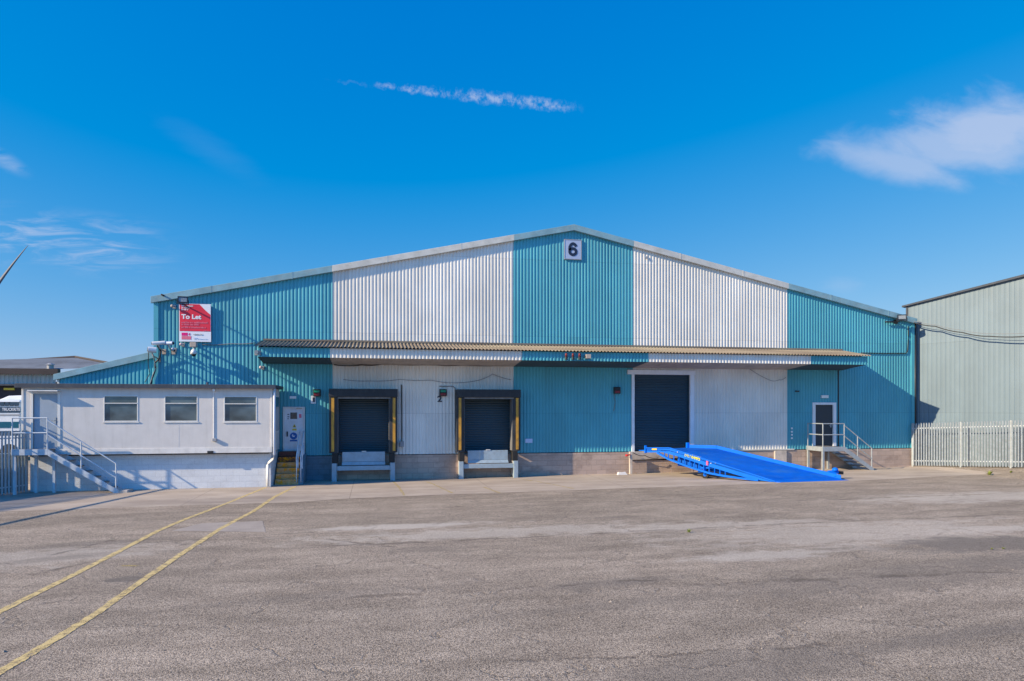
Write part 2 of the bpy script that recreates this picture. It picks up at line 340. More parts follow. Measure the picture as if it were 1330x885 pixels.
        def seam(px0, py0, px1, py1, w, wob, seed):
            g0, g1 = GP(px0, py0), GP(px1, py1); L = (g1 - g0).length; ux, uy = (g1.x - g0.x) / L, (g1.y - g0.y) / L
            dx = k.m('SUBTRACT', x, g0.x); dy = k.m('SUBTRACT', y, g0.y)
            tt = k.m('DIVIDE', k.m('ADD', k.m('MULTIPLY', dx, ux), k.m('MULTIPLY', dy, uy)), L)
            off = k.m('SUBTRACT', k.m('MULTIPLY', dy, ux), k.m('MULTIPLY', dx, uy))
            off = k.m('ABSOLUTE', k.m('ADD', off, k.m('MULTIPLY', nz_a if (seed // 4) % 2 else nz_b, wob)))
            ends = k.m('MULTIPLY', k.step(tt, 0, .08), k.m('SUBTRACT', 1.0, k.step(tt, .92, 1.0)))
            return k.m('MULTIPLY', k.m('MULTIPLY', k.m('SUBTRACT', 1.0, k.step(off, w * .3, w)), ends), brk_s)
        sm = None
        for q in ((380, 712, 1010, 681, .11, .9, 1), (930, 684, 1330, 668, .09, .7, 5), (60, 722, 150, 701, .10, .8, 9), (150, 708, 420, 690, .07, .9, 13), (440, 778, 880, 752, .12, .8, 17),
                  (880, 760, 1330, 742, .14, .9, 21), (30, 748, 120, 730, .10, .6, 25), (1000, 652, 1330, 640, .10, .8, 29), (560, 660, 880, 649, .08, .8, 33), (420, 700, 520, 712, .08, .5, 37), (640, 862, 1100, 836, .07, .8, 41)):
            v_ = seam(*q); sm = v_ if sm is None else k.m('MAXIMUM', sm, v_)
        c = k.mix(k.m('MULTIPLY', sm, .52), c, (.085, .068, .055))
        crk = k.m('MAXIMUM', crk, sm)
        h = k.m('ADD', k.m('MULTIPLY', k.m('SUBTRACT', 1.0, vo.outputs['Distance']), .6), k.m('ADD', k.m('MULTIPLY', fine, .4), k.m('MULTIPLY', mid, .5)))
        h = k.m('SUBTRACT', h, k.m('MULTIPLY', crk, .8)); dist, st = .010, .8
    else:
        fine = k.noise(pos, 70, 4, .7); mid = k.noise(k.scale(pos, (.5, 1.2, 1)), 1.0, 6, .65)
        c = k.mix(k.step(mid, .25, .75), (.335, .278, .228), (.475, .405, .335))
        c = k.mix(1.0, c, k.mix(fine, (.72, .72, .72), (1.28, 1.28, 1.28)), 'MULTIPLY')
        # slab joints
        jx = k.m('ABSOLUTE', k.m('SUBTRACT', k.m('FRACT', k.m('DIVIDE', k.m('ADD', x, .8), 5.0)), .5))
        j = k.step(jx, .4965, .499)
        jy = k.m('SUBTRACT', 1.0, k.step(k.m('ABSOLUTE', k.m('SUBTRACT', y, k.m('ADD', 26.6, k.m('MULTIPLY', warp2, .06)))), .012, .03))
        c = k.mix(k.m('MULTIPLY', k.m('MAXIMUM', j, jy), .5), c, (.12, .10, .085))
        dk = k.m('MAXIMUM', k.m('MULTIPLY', pspot(560, 624, 4, .5, 0, amp=1.2), .4), k.m('MULTIPLY', pspot(300, 650, 5, 1.0, .1, amp=1.2), .35))
        sand = k.m('MAXIMUM', pspot(1050, 627, 1.6, .28, .05, amp=.8), k.m('MULTIPLY', pspot(1235, 612, 3.0, .6, -.4, amp=1.2), .6))
        c = k.mix(dk, c, (.17, .15, .135)); c = k.mix(k.m('MULTIPLY', sand, .7), c, (.50, .43, .36))
        h = k.m('ADD', fine, mid); dist, st = .004, .6
    k.put(b.inputs['Base Color'], c)
    bn = k.new('ShaderNodeBump'); bn.inputs['Strength'].default_value = st; bn.inputs['Distance'].default_value = dist
    k.put(bn.inputs['Height'], h); k.put(b.inputs['Normal'], bn.outputs[0])
ground_material('asphalt', 'asphalt'); ground_material('apron_concrete', 'concrete')
def worn_line(name, col, lo, hi):
    m, k, b = base_mat(name, .85, 0, .25)
    pos = k.new('ShaderNodeNewGeometry').outputs['Position']
    n = k.noise(pos, 7, 6, .7); n2 = k.noise(pos, 90, 3, .7)
    v = k.m('ADD', k.m('MULTIPLY', n, .6), k.m('MULTIPLY', n2, .5))
    c = k.mix(n2, tuple(q * .8 for q in col), tuple(q * 1.15 for q in col))
    k.put(b.inputs['Base Color'], c)
    tr = k.new('ShaderNodeBsdfTransparent'); mx = k.new('ShaderNodeMixShader')
    k.put(mx.inputs[0], k.step(v, lo, hi)); k.l.new(tr.outputs[0], mx.inputs[1]); k.l.new(b.outputs[0], mx.inputs[2])
    k.l.new(mx.outputs[0], m.node_tree.nodes['Material Output'].inputs[0])
worn_line('road_yellow', (.62, .485, .225), .455, .56); worn_line('faded_yellow', (.52, .41, .16), .50, .62)
worn_line('step_yellow', (1.0, .37, .008), .555, .62)

# ------------------------------------------------------------------ mesh helper
class MB:
    def __init__(s, tf=None): s.v = []; s.f = []; s.tf = tf
    def add(s, vs, fs):
        o = len(s.v)
        for p in vs:
            p = Vector(p); s.v.append(s.tf(p) if s.tf else p)
        s.f += [tuple(i + o for i in q) for q in fs]; return s
    def quad(s, a, b, c, d): return s.add([a, b, c, d], [(0, 1, 2, 3)])
    def box(s, x0, x1, y0, y1, z0, z1):
        return s.add([(x0, y0, z0), (x1, y0, z0), (x1, y1, z0), (x0, y1, z0), (x0, y0, z1), (x1, y0, z1), (x1, y1, z1), (x0, y1, z1)],
                     [(0, 3, 2, 1), (4, 5, 6, 7), (0, 1, 5, 4), (1, 2, 6, 5), (2, 3, 7, 6), (3, 0, 4, 7)])
    def hull8(s, bot, top):
        return s.add(list(bot) + list(top), [(0, 3, 2, 1), (4, 5, 6, 7), (0, 1, 5, 4), (1, 2, 6, 5), (2, 3, 7, 6), (3, 0, 4, 7)])
    def prism(s, pts, off):                # closed polygon pts, extruded by vector off
        n = len(pts); off = Vector(off); a = [Vector(p) for p in pts]
        return s.add(a + [p + off for p in a], [tuple(range(n))[::-1], tuple(range(n, 2 * n))] + [(i, (i + 1) % n, n + (i + 1) % n, n + i) for i in range(n)])
    def tube(s, path, r, n=8, r2=None):
        path = [Vector(p) for p in path]; rings = []; N = len(path)
        for i, p in enumerate(path):
            d = (path[min(i + 1, N - 1)] - path[max(i - 1, 0)]).normalized()
            u = d.cross(Vector((0, 0, 1)));  u = d.cross(Vector((1, 0, 0))) if u.length < .05 else u
            u.normalize(); w = d.cross(u); rr = r if r2 is None else r + (r2 - r) * i / (N - 1)
            rings.append([p + (u * math.cos(6.28318 * j / n) + w * math.sin(6.28318 * j / n)) * rr for j in range(n)])
        vs = [q for g in rings for q in g]; fs = []
        for i in range(N - 1):
            for j in range(n): fs.append((i * n + j, i * n + (j + 1) % n, (i + 1) * n + (j + 1) % n, (i + 1) * n + j))
        fs += [tuple(range(n))[::-1], tuple(range((N - 1) * n, N * n))]
        return s.add(vs, fs)
    def bar(s, a, b, w, h=None):           # square section bar between two points, z kept up
        a, b = Vector(a), Vector(b); h = h or w; d = (b - a).normalized()
        u = d.cross(Vector((0, 0, 1))); u = Vector((1, 0, 0)) if u.length < .02 else u.normalized(); k = u.cross(d).normalized()
        c = [(-1, -1), (1, -1), (1, 1), (-1, 1)]
        return s.hull8([a + u * i * w / 2 + k * j * h / 2 for i, j in c], [b + u * i * w / 2 + k * j * h / 2 for i, j in c])
    def ball(s, c, r, nu=12, nv=8, sz=1.0):
        c = Vector(c); vs = []; fs = []
        for i in range(nv + 1):
            a = math.pi * i / nv
            for j in range(nu): t = 6.28318 * j / nu; vs.append(c + Vector((r * math.sin(a) * math.cos(t), r * math.sin(a) * math.sin(t), r * sz * math.cos(a))))
        for i in range(nv):
            for j in range(nu): fs.append((i * nu + j, (i + 1) * nu + j, (i + 1) * nu + (j + 1) % nu, i * nu + (j + 1) % nu))
        return s.add(vs, fs)

def origin_of(o):
    p = Vector((0, 0, 0))
    while o is not None: p += o.location; o = o.parent
    return p
def obj(name, mb, mat, parent=None, loc=None, bevel=0.0, smooth=False, label=None):
    base = Vector(loc) if loc is not None else Vector((0, 0, 0))
    off = origin_of(parent) + base
    me = bpy.data.meshes.new(name); me.from_pydata([p - off for p in mb.v], [], mb.f); me.update(); me.materials.append(M[mat])
    if smooth:
        for p in me.polygons: p.use_smooth = True
    o = bpy.data.objects.new(name, me); COL.objects.link(o); o.parent = parent; o.location = base
    if bevel:
        b = o.modifiers.new('bevel', 'BEVEL'); b.width = bevel; b.segments = 2; b.limit_method = 'ANGLE'; b.angle_limit = math.radians(40)
    if label: o['label'] = label
    return o
def tag(o, label, cat, group=None):
    o['label'] = label; o['category'] = cat
    if group: o['group'] = group
    return o
def thing(name, loc, label, cat, group=None):
    o = bpy.data.objects.new(name, None); COL.objects.link(o); o.location = loc; o.empty_display_size = .2
    return tag(o, label, cat, group)
def setting(name, mb, mat, kind='structure'):
    o = obj(name, mb, mat); o['kind'] = kind; return o
def kids(o): return [c for c in bpy.data.objects if c.parent is o]
def copy_tree(o, parent=None):
    c = o.copy(); COL.objects.link(c); c.parent = parent
    for ch in kids(o): copy_tree(ch, c)
    return c
def text_geo(body, size, bold=0.0, ext=.004):
    cu = bpy.data.curves.new('lettering', 'FONT'); cu.body = body; cu.size = size; cu.offset = bold; cu.extrude = ext; cu.resolution_u = 4
    t = bpy.data.objects.new('lettering', cu); COL.objects.link(t); bpy.context.view_layer.update()
    me = bpy.data.meshes.new_from_object(t.evaluated_get(bpy.context.evaluated_depsgraph_get()))
    vs = [v.co.copy() for v in me.vertices]; fs = [tuple(p.vertices) for p in me.polygons]
    bpy.data.objects.remove(t); bpy.data.curves.remove(cu); bpy.data.meshes.remove(me)
    return vs, fs
def text_fit(mb, body, o, ex, ez, w, h, bold=0.0):
    """lettering stretched to w x h with its lower left corner at o, ex along and ez up"""
    vs, fs = text_geo(body, 1.0, bold); ex, ez = Vector(ex).normalized(), Vector(ez).normalized(); ny = ex.cross(ez)
    x0, x1 = min(v.x for v in vs), max(v.x for v in vs); y0, y1 = min(v.y for v in vs), max(v.y for v in vs)
    sw = w / (x1 - x0) if w else h / (y1 - y0); sh = h / (y1 - y0)
    mb.add([Vector(o) + ex * (v.x - x0) * sw + ez * (v.y - y0) * sh + ny * v.z for v in vs], fs)
def corr(mb, x0, x1, zlo, zhi, Y, pitch=.145, depth=.027, holes=(), profile=None):
    """vertical ribbed sheet facing -Y; zlo, zhi functions of x; holes (xa, xb, za, zb)"""
    profile = profile or [(0, .36), (.07, .12), (.19, .01), (.36, 0), (.52, .07), (.59, .30), (.68, 1), (.90, 1)]
    xs = []; i = math.floor(x0 / pitch)
    while i * pitch < x1:
        for a, d in profile: xs.append(((i + a) * pitch, Y + d * depth))
        i += 1
    xs = [q for q in xs if x0 < q[0] < x1]; xs = [(x0, xs[0][1])] + xs + [(x1, xs[-1][1])]
    for (xa, ya), (xb, yb) in zip(xs, xs[1:]):
        xm = (xa + xb) / 2; spans = [(None, None)]
        cuts = sorted([(h[2], h[3]) for h in holes if h[0] < xm < h[1]])
        lo = zlo; segs = []; cur = None
        edges = [cur] + [c for h in cuts for c in h] + [None]
        for a, b in zip(edges[0::2], edges[1::2]):
            za, zb = (zlo(xa), zlo(xb)) if a is None else (a, a)
            zc, zd = (zhi(xb), zhi(xa)) if b is None else (b, b)
            if zd - za > .01: mb.quad((xa, ya, za), (xb, yb, zb), (xb, yb, zc), (xa, ya, zd))

# ------------------------------------------------------------------ ground
mb = MB(); xs = [-600, -60, -14, 2, 10, 18, 25.5, 26.2, 28.1, 60, 600]; ys = [-400, -5, 5, 15, 24, 32, 60, 200, 900]
vs = [(x, y, gz(x)) for y in ys for x in xs]; n = len(xs)
mb.add(vs, [(j * n + i, j * n + i + 1, (j + 1) * n + i + 1, (j + 1) * n + i) for j in range(len(ys) - 1) for i in range(n - 1)])
setting('yard_ground', mb, 'asphalt')
def strip(mb, pts, w, dz):               # ribbon over the ground
    pts = [Vector(p) for p in pts]; L, R = [], []
    for i, p in enumerate(pts):
        d = pts[min(i + 1, len(pts) - 1)] - pts[max(i - 1, 0)]; nn = Vector((-d.y, d.x, 0)).normalized(); ww = w[i] if isinstance(w, list) else w
        for A, q in ((L, p + nn * ww / 2), (R, p - nn * ww / 2)): A.append(Vector((q.x, q.y, gz(q.x) + dz)))
    for i in range(len(pts) - 1): mb.quad(R[i], R[i + 1], L[i + 1], L[i])
mb = MB(); edge = [(0, 665), (120, 661), (250, 656.5), (380, 653), (440, 648.4), (600, 642), (760, 636.5), (890, 632), (1000, 628.5)]
fr = [Vector((-40, 20.5, .004))] + [GP(*p, .004) for p in edge] + [Vector((18, 24.6, gz(18) + .004)), Vector((25.5, 25.6, gz(25.5) + .004)), Vector((26.2, 25.2, gz(26.2) + .004))]
for p, q in zip(fr, fr[1:]):
    mb.quad(p, q, (q.x, 30.6, q.z), (p.x, 30.6, p.z))
setting('concrete_apron', mb, 'apron_concrete')
def smooth_pts(pp, n=4):
    out = []
    for i in range(len(pp) - 1):
        for j in range(n): out.append(pp[i].lerp(pp[i + 1], j / n))
    return out + [pp[-1]]
for pts in ([(-70, 836), (0, 795), (60, 765), (100, 745), (150, 719), (205, 690), (240, 675), (290, 656), (345, 633.5)],
            [(-70, 923), (0, 873), (60, 838), (127, 796), (190, 751), (240, 717), (288, 686), (330, 664), (356, 646), (384, 632)]):
    mb = MB(); g = smooth_pts([GP(*p) for p in pts], 24)
    strip(mb, [q + Vector((random.uniform(-.006, .006), 0, 0)) for q in g], [random.uniform(.115, .15) for _ in g], .0065)
    setting('painted_line', mb, 'road_yellow')
for pts in ([(511, 626), (519, 634), (525, 644)], [(545, 624), (560, 628), (588, 641)], [(628, 633), (650, 641)], [(676, 622.5), (700, 626), (745, 635)]):
    mb = MB(); strip(mb, smooth_pts([GP(*p) for p in pts], 4), .09, .0075); setting('bay_line', mb, 'faded_yellow')
paint('patch_grey', (.34, .30, .265), .95, .1, (2, 2, 2), fine=.3, bump=.4, spec=.2)
mb = MB(); q = [GP(*p, .005) for p in [(222, 690), (345, 691.5), (341, 677), (262, 680)]]; mb.quad(*q); setting('repair_patch', mb, 'patch_grey')
mb = MB(); g = GP(169, 735); strip(mb, [g + Vector((-.16, .02, 0)), g + Vector((.16, -.06, 0))], .10, .007); setting('paint_fleck', mb, 'faded_yellow')

# ------------------------------------------------------------------ main warehouse
Y0 = 29.8; XL, XR = WX(201, Y0), WX(1186.3, Y0); XA = WX(744.7, Y0); ZA = 11.05; PITCH = .2145
def roof_z(x): return ZA - PITCH * abs(x - XA)
B = [XL] + [WX(p, Y0) for p in (432.1, 667, 822, 1022.4)] + [XR]
wh = thing('warehouse', (XA, Y0, 0), 'long teal and white corrugated warehouse with a low gable and a canopy over its doors', 'warehouse')
DOCK1 = (WX(438.5, Y0), WX(507, Y0)); DOCK2 = (WX(600.5, Y0), WX(666, Y0)); DOOR3 = (WX(823.8, Y0), WX(896, Y0))
PDR = (WX(1058.3, Y0), WX(1081.8, Y0)); PDL = (WX(367.5, Y0), WX(396, Y0))
ZB = 1.03; Z3 = WZ(860, 486.8, Y0); ZPR = WZ(1070, 526, Y0); ZPL = WZ(380, 528.6, Y0)
holes = [(DOCK1[0], DOCK1[1], ZB - .1, 3.52), (DOCK2[0], DOCK2[1], ZB - .1, 3.52), (DOOR3[0], DOOR3[1], ZB - .1, Z3), (PDR[0], PDR[1], ZB - .1, ZPR), (PDL[0], PDL[1], ZB - .1, ZPL)]
for i in range(5):
    mb = MB(); corr(mb, B[i], B[i + 1], lambda x: ZB, lambda x: roof_z(x) - .12, Y0, holes=holes)
    obj('cladding', mb, 'white_cladding' if i in (1, 3) else 'teal_cladding', wh, label='off white ribbed cladding' if i in (1, 3) else 'teal ribbed cladding')
# flashings: corners, base drip and reveal liners
mb = MB(); mb.box(XL - .03, XL + .14, Y0 - .045, Y0 + .12, ZB, roof_z(XL) - .15); obj('corner_flashing', mb, 'teal_cladding', wh)
mb = MB(); mb.box(XR - .14, XR + .03, Y0 - .045, Y0 + .12, ZB, roof_z(XR) - .15); obj('corner_flashing', mb, 'teal_cladding', wh)
def plinth_piece(xa, xb, mat):
    mb = MB(); mb.box(xa, xb, Y0 - .02, Y0 + .25, -.1, ZB - .03); return obj('plinth', mb, mat, wh)
XP = WX(431, Y0)
plinth_piece(XL, XP, 'blue_painted_block').__setitem__('label', 'dull blue painted block base')
plinth_piece(XP, WX(818, Y0), 'concrete_block'); plinth_piece(WX(900, Y0), XR, 'concrete_block')
mb = MB(); mb.box(WX(818, Y0), WX(900, Y0), Y0 - .03, Y0 + .25, -.1, .62); obj('plinth', mb, 'concrete_block', wh)
mb = MB(); a, b = WX(818, Y0), WX(900, Y0)
mb.add([(a, Y0 - .10, .64), (b, Y0 - .10, .72), (b, Y0 + .3, .72), (a, Y0 + .3, .64), (a, Y0 - .14, 1.02), (b, Y0 - .14, 1.02), (b, Y0 + .3, 1.02), (a, Y0 + .3, 1.02)],
       [(0, 3, 2, 1), (4, 5, 6, 7), (0, 1, 5, 4), (1, 2, 6, 5), (2, 3, 7, 6), (3, 0, 4, 7)])
obj('door_sill', mb, 'concrete', wh, bevel=.02)
mb = MB(); a = WX(1005, Y0); mb.box(a, a + .62, Y0 - .10, Y0 + .1, -.05, .98); obj('concrete_pier', mb, 'concrete', wh, bevel=.02)
mb = MB(); a, b = WX(898, Y0), WX(1031, Y0); mb.box(a, b, Y0 - .06, Y0 + .1, ZB - .028, ZB + .03); obj('base_flashing', mb, 'pale_trim', wh, bevel=.006)
# barge boards
PXB = [199.0, 431.5, 667, 744.7, 822, 1022.4, 1186.5]; YB = Y0 - .14
xs = [WX(p, Y0) for p in PXB]; xs[0] -= .06; xs[-1] += .1; xs[3] = XA
for i in range(6):
    a, b = xs[i], xs[i + 1]; mb = MB()
    mb.prism([(a, YB, roof_z(a) - .26), (b, YB, roof_z(b) - .26), (b, YB, roof_z(b)), (a, YB, roof_z(a))], (0, .16, 0))
    obj('barge_board', mb, 'pale_trim' if i in (1, 4) else 'teal_trim', wh, bevel=.008)
    j = a + 2.2
    while j < b - .8:                                    # lap joints in the capping
        m2 = MB(); m2.prism([(j, YB - .006, roof_z(j) - .265), (j + .05, YB - .006, roof_z(j + .05) - .265), (j + .05, YB - .006, roof_z(j + .05) + .006), (j, YB - .006, roof_z(j) + .006)], (0, .12, 0))
        obj('capping_joint', m2, 'pale_trim' if i in (1, 4) else 'teal_trim', wh); j += 3.1
mb = MB()
for s, e in ((xs[0], XA), (XA, xs[-1])):
    mb.prism([(s, Y0 + .021, roof_z(s) - .08), (e, Y0 + .021, roof_z(e) - .08), (e, Y0 + .021, roof_z(e) - .02), (s, Y0 + .021, roof_z(s) - .02)], (0, 60, 0))
obj('roof', mb, 'far_roof', wh)
mb = MB(); mb.box(XL, XL + .1, Y0 + .13, Y0 + 60, 0, roof_z(XL) - .1); obj('side_wall', mb, 'teal_cladding', wh)
mb = MB(); mb.box(XR - .1, XR, Y0 + .13, Y0 + 60, 0, roof_z(XR) - .1); obj('side_wall', mb, 'teal_cladding', wh)
mb = MB(); mb.box(XL + .1, XR - .1, Y0 + 59.8, Y0 + 60, 0, 7); obj('rear_wall', mb, 'teal_cladding', wh)
mb = MB(); mb.tube([(XR + .085, Y0 - .02, 7.15), (XR + .085, Y0 - .02, .2)], .05, 10); obj('downpipe', mb, 'black_plastic', wh, smooth=True)

def roller(xa, xb, za, zb, y):
    mb = MB(); z = za; p = .075
    while z < zb - 1e-4:
        t = min(z + p, zb); prof = [(0, 0), (.12, -.016), (.5, -.024), (.86, -.018), (1, 0)]
        for (q0, d0), (q1, d1) in zip(prof, prof[1:]):
            z0, z1 = z + (t - z) * q0, z + (t - z) * q1
            mb.quad((xa, y + d0, z0), (xb, y + d0, z0), (xb, y + d1, z1), (xa, y + d1, z1))
        z = t
    r = obj('roller_door', mb, 'roller_steel', wh)
    m2 = MB(); m2.box(xa, xb, y - .04, y + .02, za - .06, za); obj('bottom_rail', m2, 'roller_steel', r)
    for q0, q1 in ((xa, xa + .07), (xb - .07, xb)): m3 = MB(); m3.box(q0, q1, y - .09, y - .02, za, zb); obj('guide_rail', m3, 'roller_steel', r)
    m4 = MB(); m4.box(xa - .0, xb + .0, y - .02, y + .35, zb, zb + .3); obj('head_box', m4, 'dark_timber', r)
    return r
for d in (DOCK1, DOCK2): roller(d[0] - .05, d[1] + .05, 1.16, 3.5, Y0 + .16)
roller(DOOR3[0] - .04, DOOR3[1] + .04, 1.06, Z3 + .05, Y0 + .16)
mb = MB(); x0, x1 = DOOR3; t = .13
mb.box(x0 - t, x0, Y0 - .05, Y0 + .18, ZB - .01, Z3); mb.box(x1, x1 + .2, Y0 - .05, Y0 + .18, ZB - .01, Z3); mb.box(x0 - t - .2, x1 + .25, Y0 - .052, Y0 + .18, Z3, Z3 + .2)
obj('door_frame', mb, 'white_trim', wh, bevel=.008)
for q in (DOCK1, DOCK2): mb = MB(); mb.box(q[0] - .3, q[1] + .3, Y0 + .2, Y0 + 1.2, .9, 1.15); obj('dock_floor', mb, 'concrete', wh)
# right personnel door
d = MB(); d.box(PDR[0], PDR[1], Y0 + .03, Y0 + .08, 1.19, ZPR); dr = obj('door', d, 'dark_door', wh, bevel=.005)
m2 = MB(); m2.box(PDR[0] - .14, PDR[0] + .01, Y0 - .05, Y0 + .06, 1.16, ZPR); m2.box(PDR[1] - .01, PDR[1] + .15, Y0 - .05, Y0 + .06, 1.16, ZPR); m2.box(PDR[0] - .14, PDR[1] + .15, Y0 - .052, Y0 + .06, ZPR, ZPR + .11)
obj('frame', m2, 'white_trim', dr, bevel=.006)
m3 = MB(); hx = PDR[1] - .1; m3.box(hx - .03, hx + .03, Y0 + .01, Y0 + .03, 2.05, 2.25); m3.tube([(hx, Y0 + .01, 2.15), (hx, Y0 - .03, 2.15), (hx - .13, Y0 - .03, 2.15)], .012, 6); obj('handle', m3, 'galvanised', dr)
mb = MB(); a = WX(1088.5, Y0); mb.box(a, a + .05, Y0 - .012, Y0 + .02, ZB, 4.85); obj('join_strip', mb, 'dark_door', wh)
# left personnel door with its notices
ZD = WZ(380, 585, Y0)
d = MB(); d.box(PDL[0] + .06, PDL[1] - .06, Y0 + .02, Y0 + .07, ZD, ZPL - .05); dl = obj('door', d, 'white_door', wh, bevel=.005, label='white door with notices')
m2 = MB(); m2.box(PDL[0], PDL[0] + .06, Y0 - .04, Y0 + .06, ZD, ZPL); m2.box(PDL[1] - .06, PDL[1], Y0 - .04, Y0 + .06, ZD, ZPL); m2.box(PDL[0] + .06, PDL[1] - .06, Y0 - .042, Y0 + .06, ZPL - .05, ZPL)
m2.box(PDL[0], PDL[1], Y0 - .045, Y0 + .06, ZB, ZD - .002); obj('frame', m2, 'frame_white', dl, bevel=.005)
def dp(px, py): return W(px, py, Y0)
def flat(mb, px0, px1, py0, py1, y):
    a, b = W(px0, py1, Y0), W(px1, py0, Y0); mb.box(a.x, b.x, y - .006, y, a.z, b.z)
YD = Y0 + .0195
m = MB(); flat(m, 377, 385.8, 536, 544.5, YD); obj('pane', m, 'dark_glass', dl)
m = MB(); flat(m, 377.2, 386.2, 563.6, 572.4, 0) if False else None
def disc(mb, c, r, y, n=20): mb.prism([(c.x + r * math.cos(6.28318 * i / n), y, c.z + r * math.sin(6.28318 * i / n)) for i in range(n)], (0, .004, 0))
m = MB(); disc(m, dp(381.2, 566.5), .145, YD - .008); obj('safety_notice', m, 'sign_blue', dl); m = MB(); flat(m, 376.5, 386, 571.4, 573.6, YD); obj('safety_notice', m, 'sign_blue', dl)
m = MB(); c = dp(381.2, 566.5); disc(m, c + Vector((.0, 0, .02)), .06, YD - .013); obj('notice_symbol', m, 'sign_white', dl)
m = MB(); disc(m, c + Vector((.022, 0, .045)), .042, YD - .018); obj('notice_symbol', m, 'sign_blue', dl)
m = MB(); c = dp(382.3, 553.5); m.prism([(c.x - .075, YD - .008, c.z - .055), (c.x + .075, YD - .008, c.z - .055), (c.x, YD - .008, c.z + .08)], (0, .004, 0)); obj('hazard_notice', m, 'bright_yellow', dl); m = MB(); flat(m, 379.5, 385.2, 557, 559.4, YD); obj('hazard_notice', m, 'bright_yellow', dl)
m = MB(); m.prism([(c.x - .03, YD - .012, c.z - .03), (c.x + .03, YD - .012, c.z - .03), (c.x, YD - .012, c.z + .035)], (0, .003, 0)); obj('notice_symbol', m, 'sign_navy', dl)
for yy in (538, 541, 543.5): m = MB(); flat(m, 373.3, 375.6 if yy < 542 else 374.8, yy, yy + 1.2, YD); obj('notice_symbol', m, 'sign_navy', dl)
m = MB(); flat(m, 388.3, 391.5, 538, 543, YD); obj('paper_notice', m, 'sign_rose', dl)
m = MB(); a = dp(372.3, 564); m.box(a.x, a.x + .05, YD - .05, YD, a.z - .1, a.z + .1); obj('handle', m, 'black_plastic', dl)
m = MB(); a, b = dp(385, 531), dp(392, 529); m.box(a.x, b.x, YD - .06, YD, a.z, b.z); obj('door_closer', m, 'beige_plastic', dl)

# canopy
YC = 27.98; CX0, CX1 = -4.38, 21.9; CZB, CZT, CZW = 4.93, 5.30, 5.68
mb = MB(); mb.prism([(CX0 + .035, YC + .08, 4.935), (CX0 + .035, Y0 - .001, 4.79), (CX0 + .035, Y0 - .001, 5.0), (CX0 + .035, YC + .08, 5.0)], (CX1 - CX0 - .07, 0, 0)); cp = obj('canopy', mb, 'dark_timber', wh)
fb = [CX0] + B[1:5] + [CX1]
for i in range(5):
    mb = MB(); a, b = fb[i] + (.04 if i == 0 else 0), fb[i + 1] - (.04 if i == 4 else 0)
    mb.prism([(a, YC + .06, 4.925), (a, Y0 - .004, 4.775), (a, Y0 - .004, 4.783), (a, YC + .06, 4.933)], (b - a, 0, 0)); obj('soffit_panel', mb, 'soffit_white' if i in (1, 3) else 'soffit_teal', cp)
for i in range(5):
    mb = MB(); corr(mb, fb[i], fb[i + 1], lambda x: CZB, lambda x: CZT, YC, .145, .03)
    obj('fascia_panel', mb, 'white_cladding' if i in (1, 3) else 'teal_cladding', cp)
mb = MB(); pitch = .146; n = int((CX1 - CX0 + .16) / pitch); N = n * 8
vs = []
for i in range(N + 1):
    x = CX0 - .08 + (CX1 - CX0 + .16) * i / N; h = .026 * math.cos(2 * math.pi * i / 8)
    vs += [(x, YC - .13, CZT + .03 + h), (x, YC + .9, (CZT + CZW) / 2 + .03 + h), (x, Y0 - .004, CZW + .02 + h)]
fs = []
for i in range(N):
    for j in range(2): a = 3 * i + j; fs.append((a, a + 3, a + 4, a + 1))
mb.add(vs, fs); obj('canopy_roof', mb, 'canopy_sheet', cp, smooth=True)
mb = MB(); mb.box(CX0 - .02, CX1 + .02, Y0 - .06, Y0 - .006, CZW + .035, CZW + .11); obj('flashing', mb, 'canopy_sheet', cp)
for xx in (CX0, CX1 - .03):
    mb = MB(); mb.prism([(xx, YC + .04, CZB + .02), (xx, Y0 - .01, 4.77), (xx, Y0 - .01, CZW - .03), (xx, YC + .04, CZT - .03)], (.03, 0, 0)); obj('end_board', mb, 'dark_timber', cp)
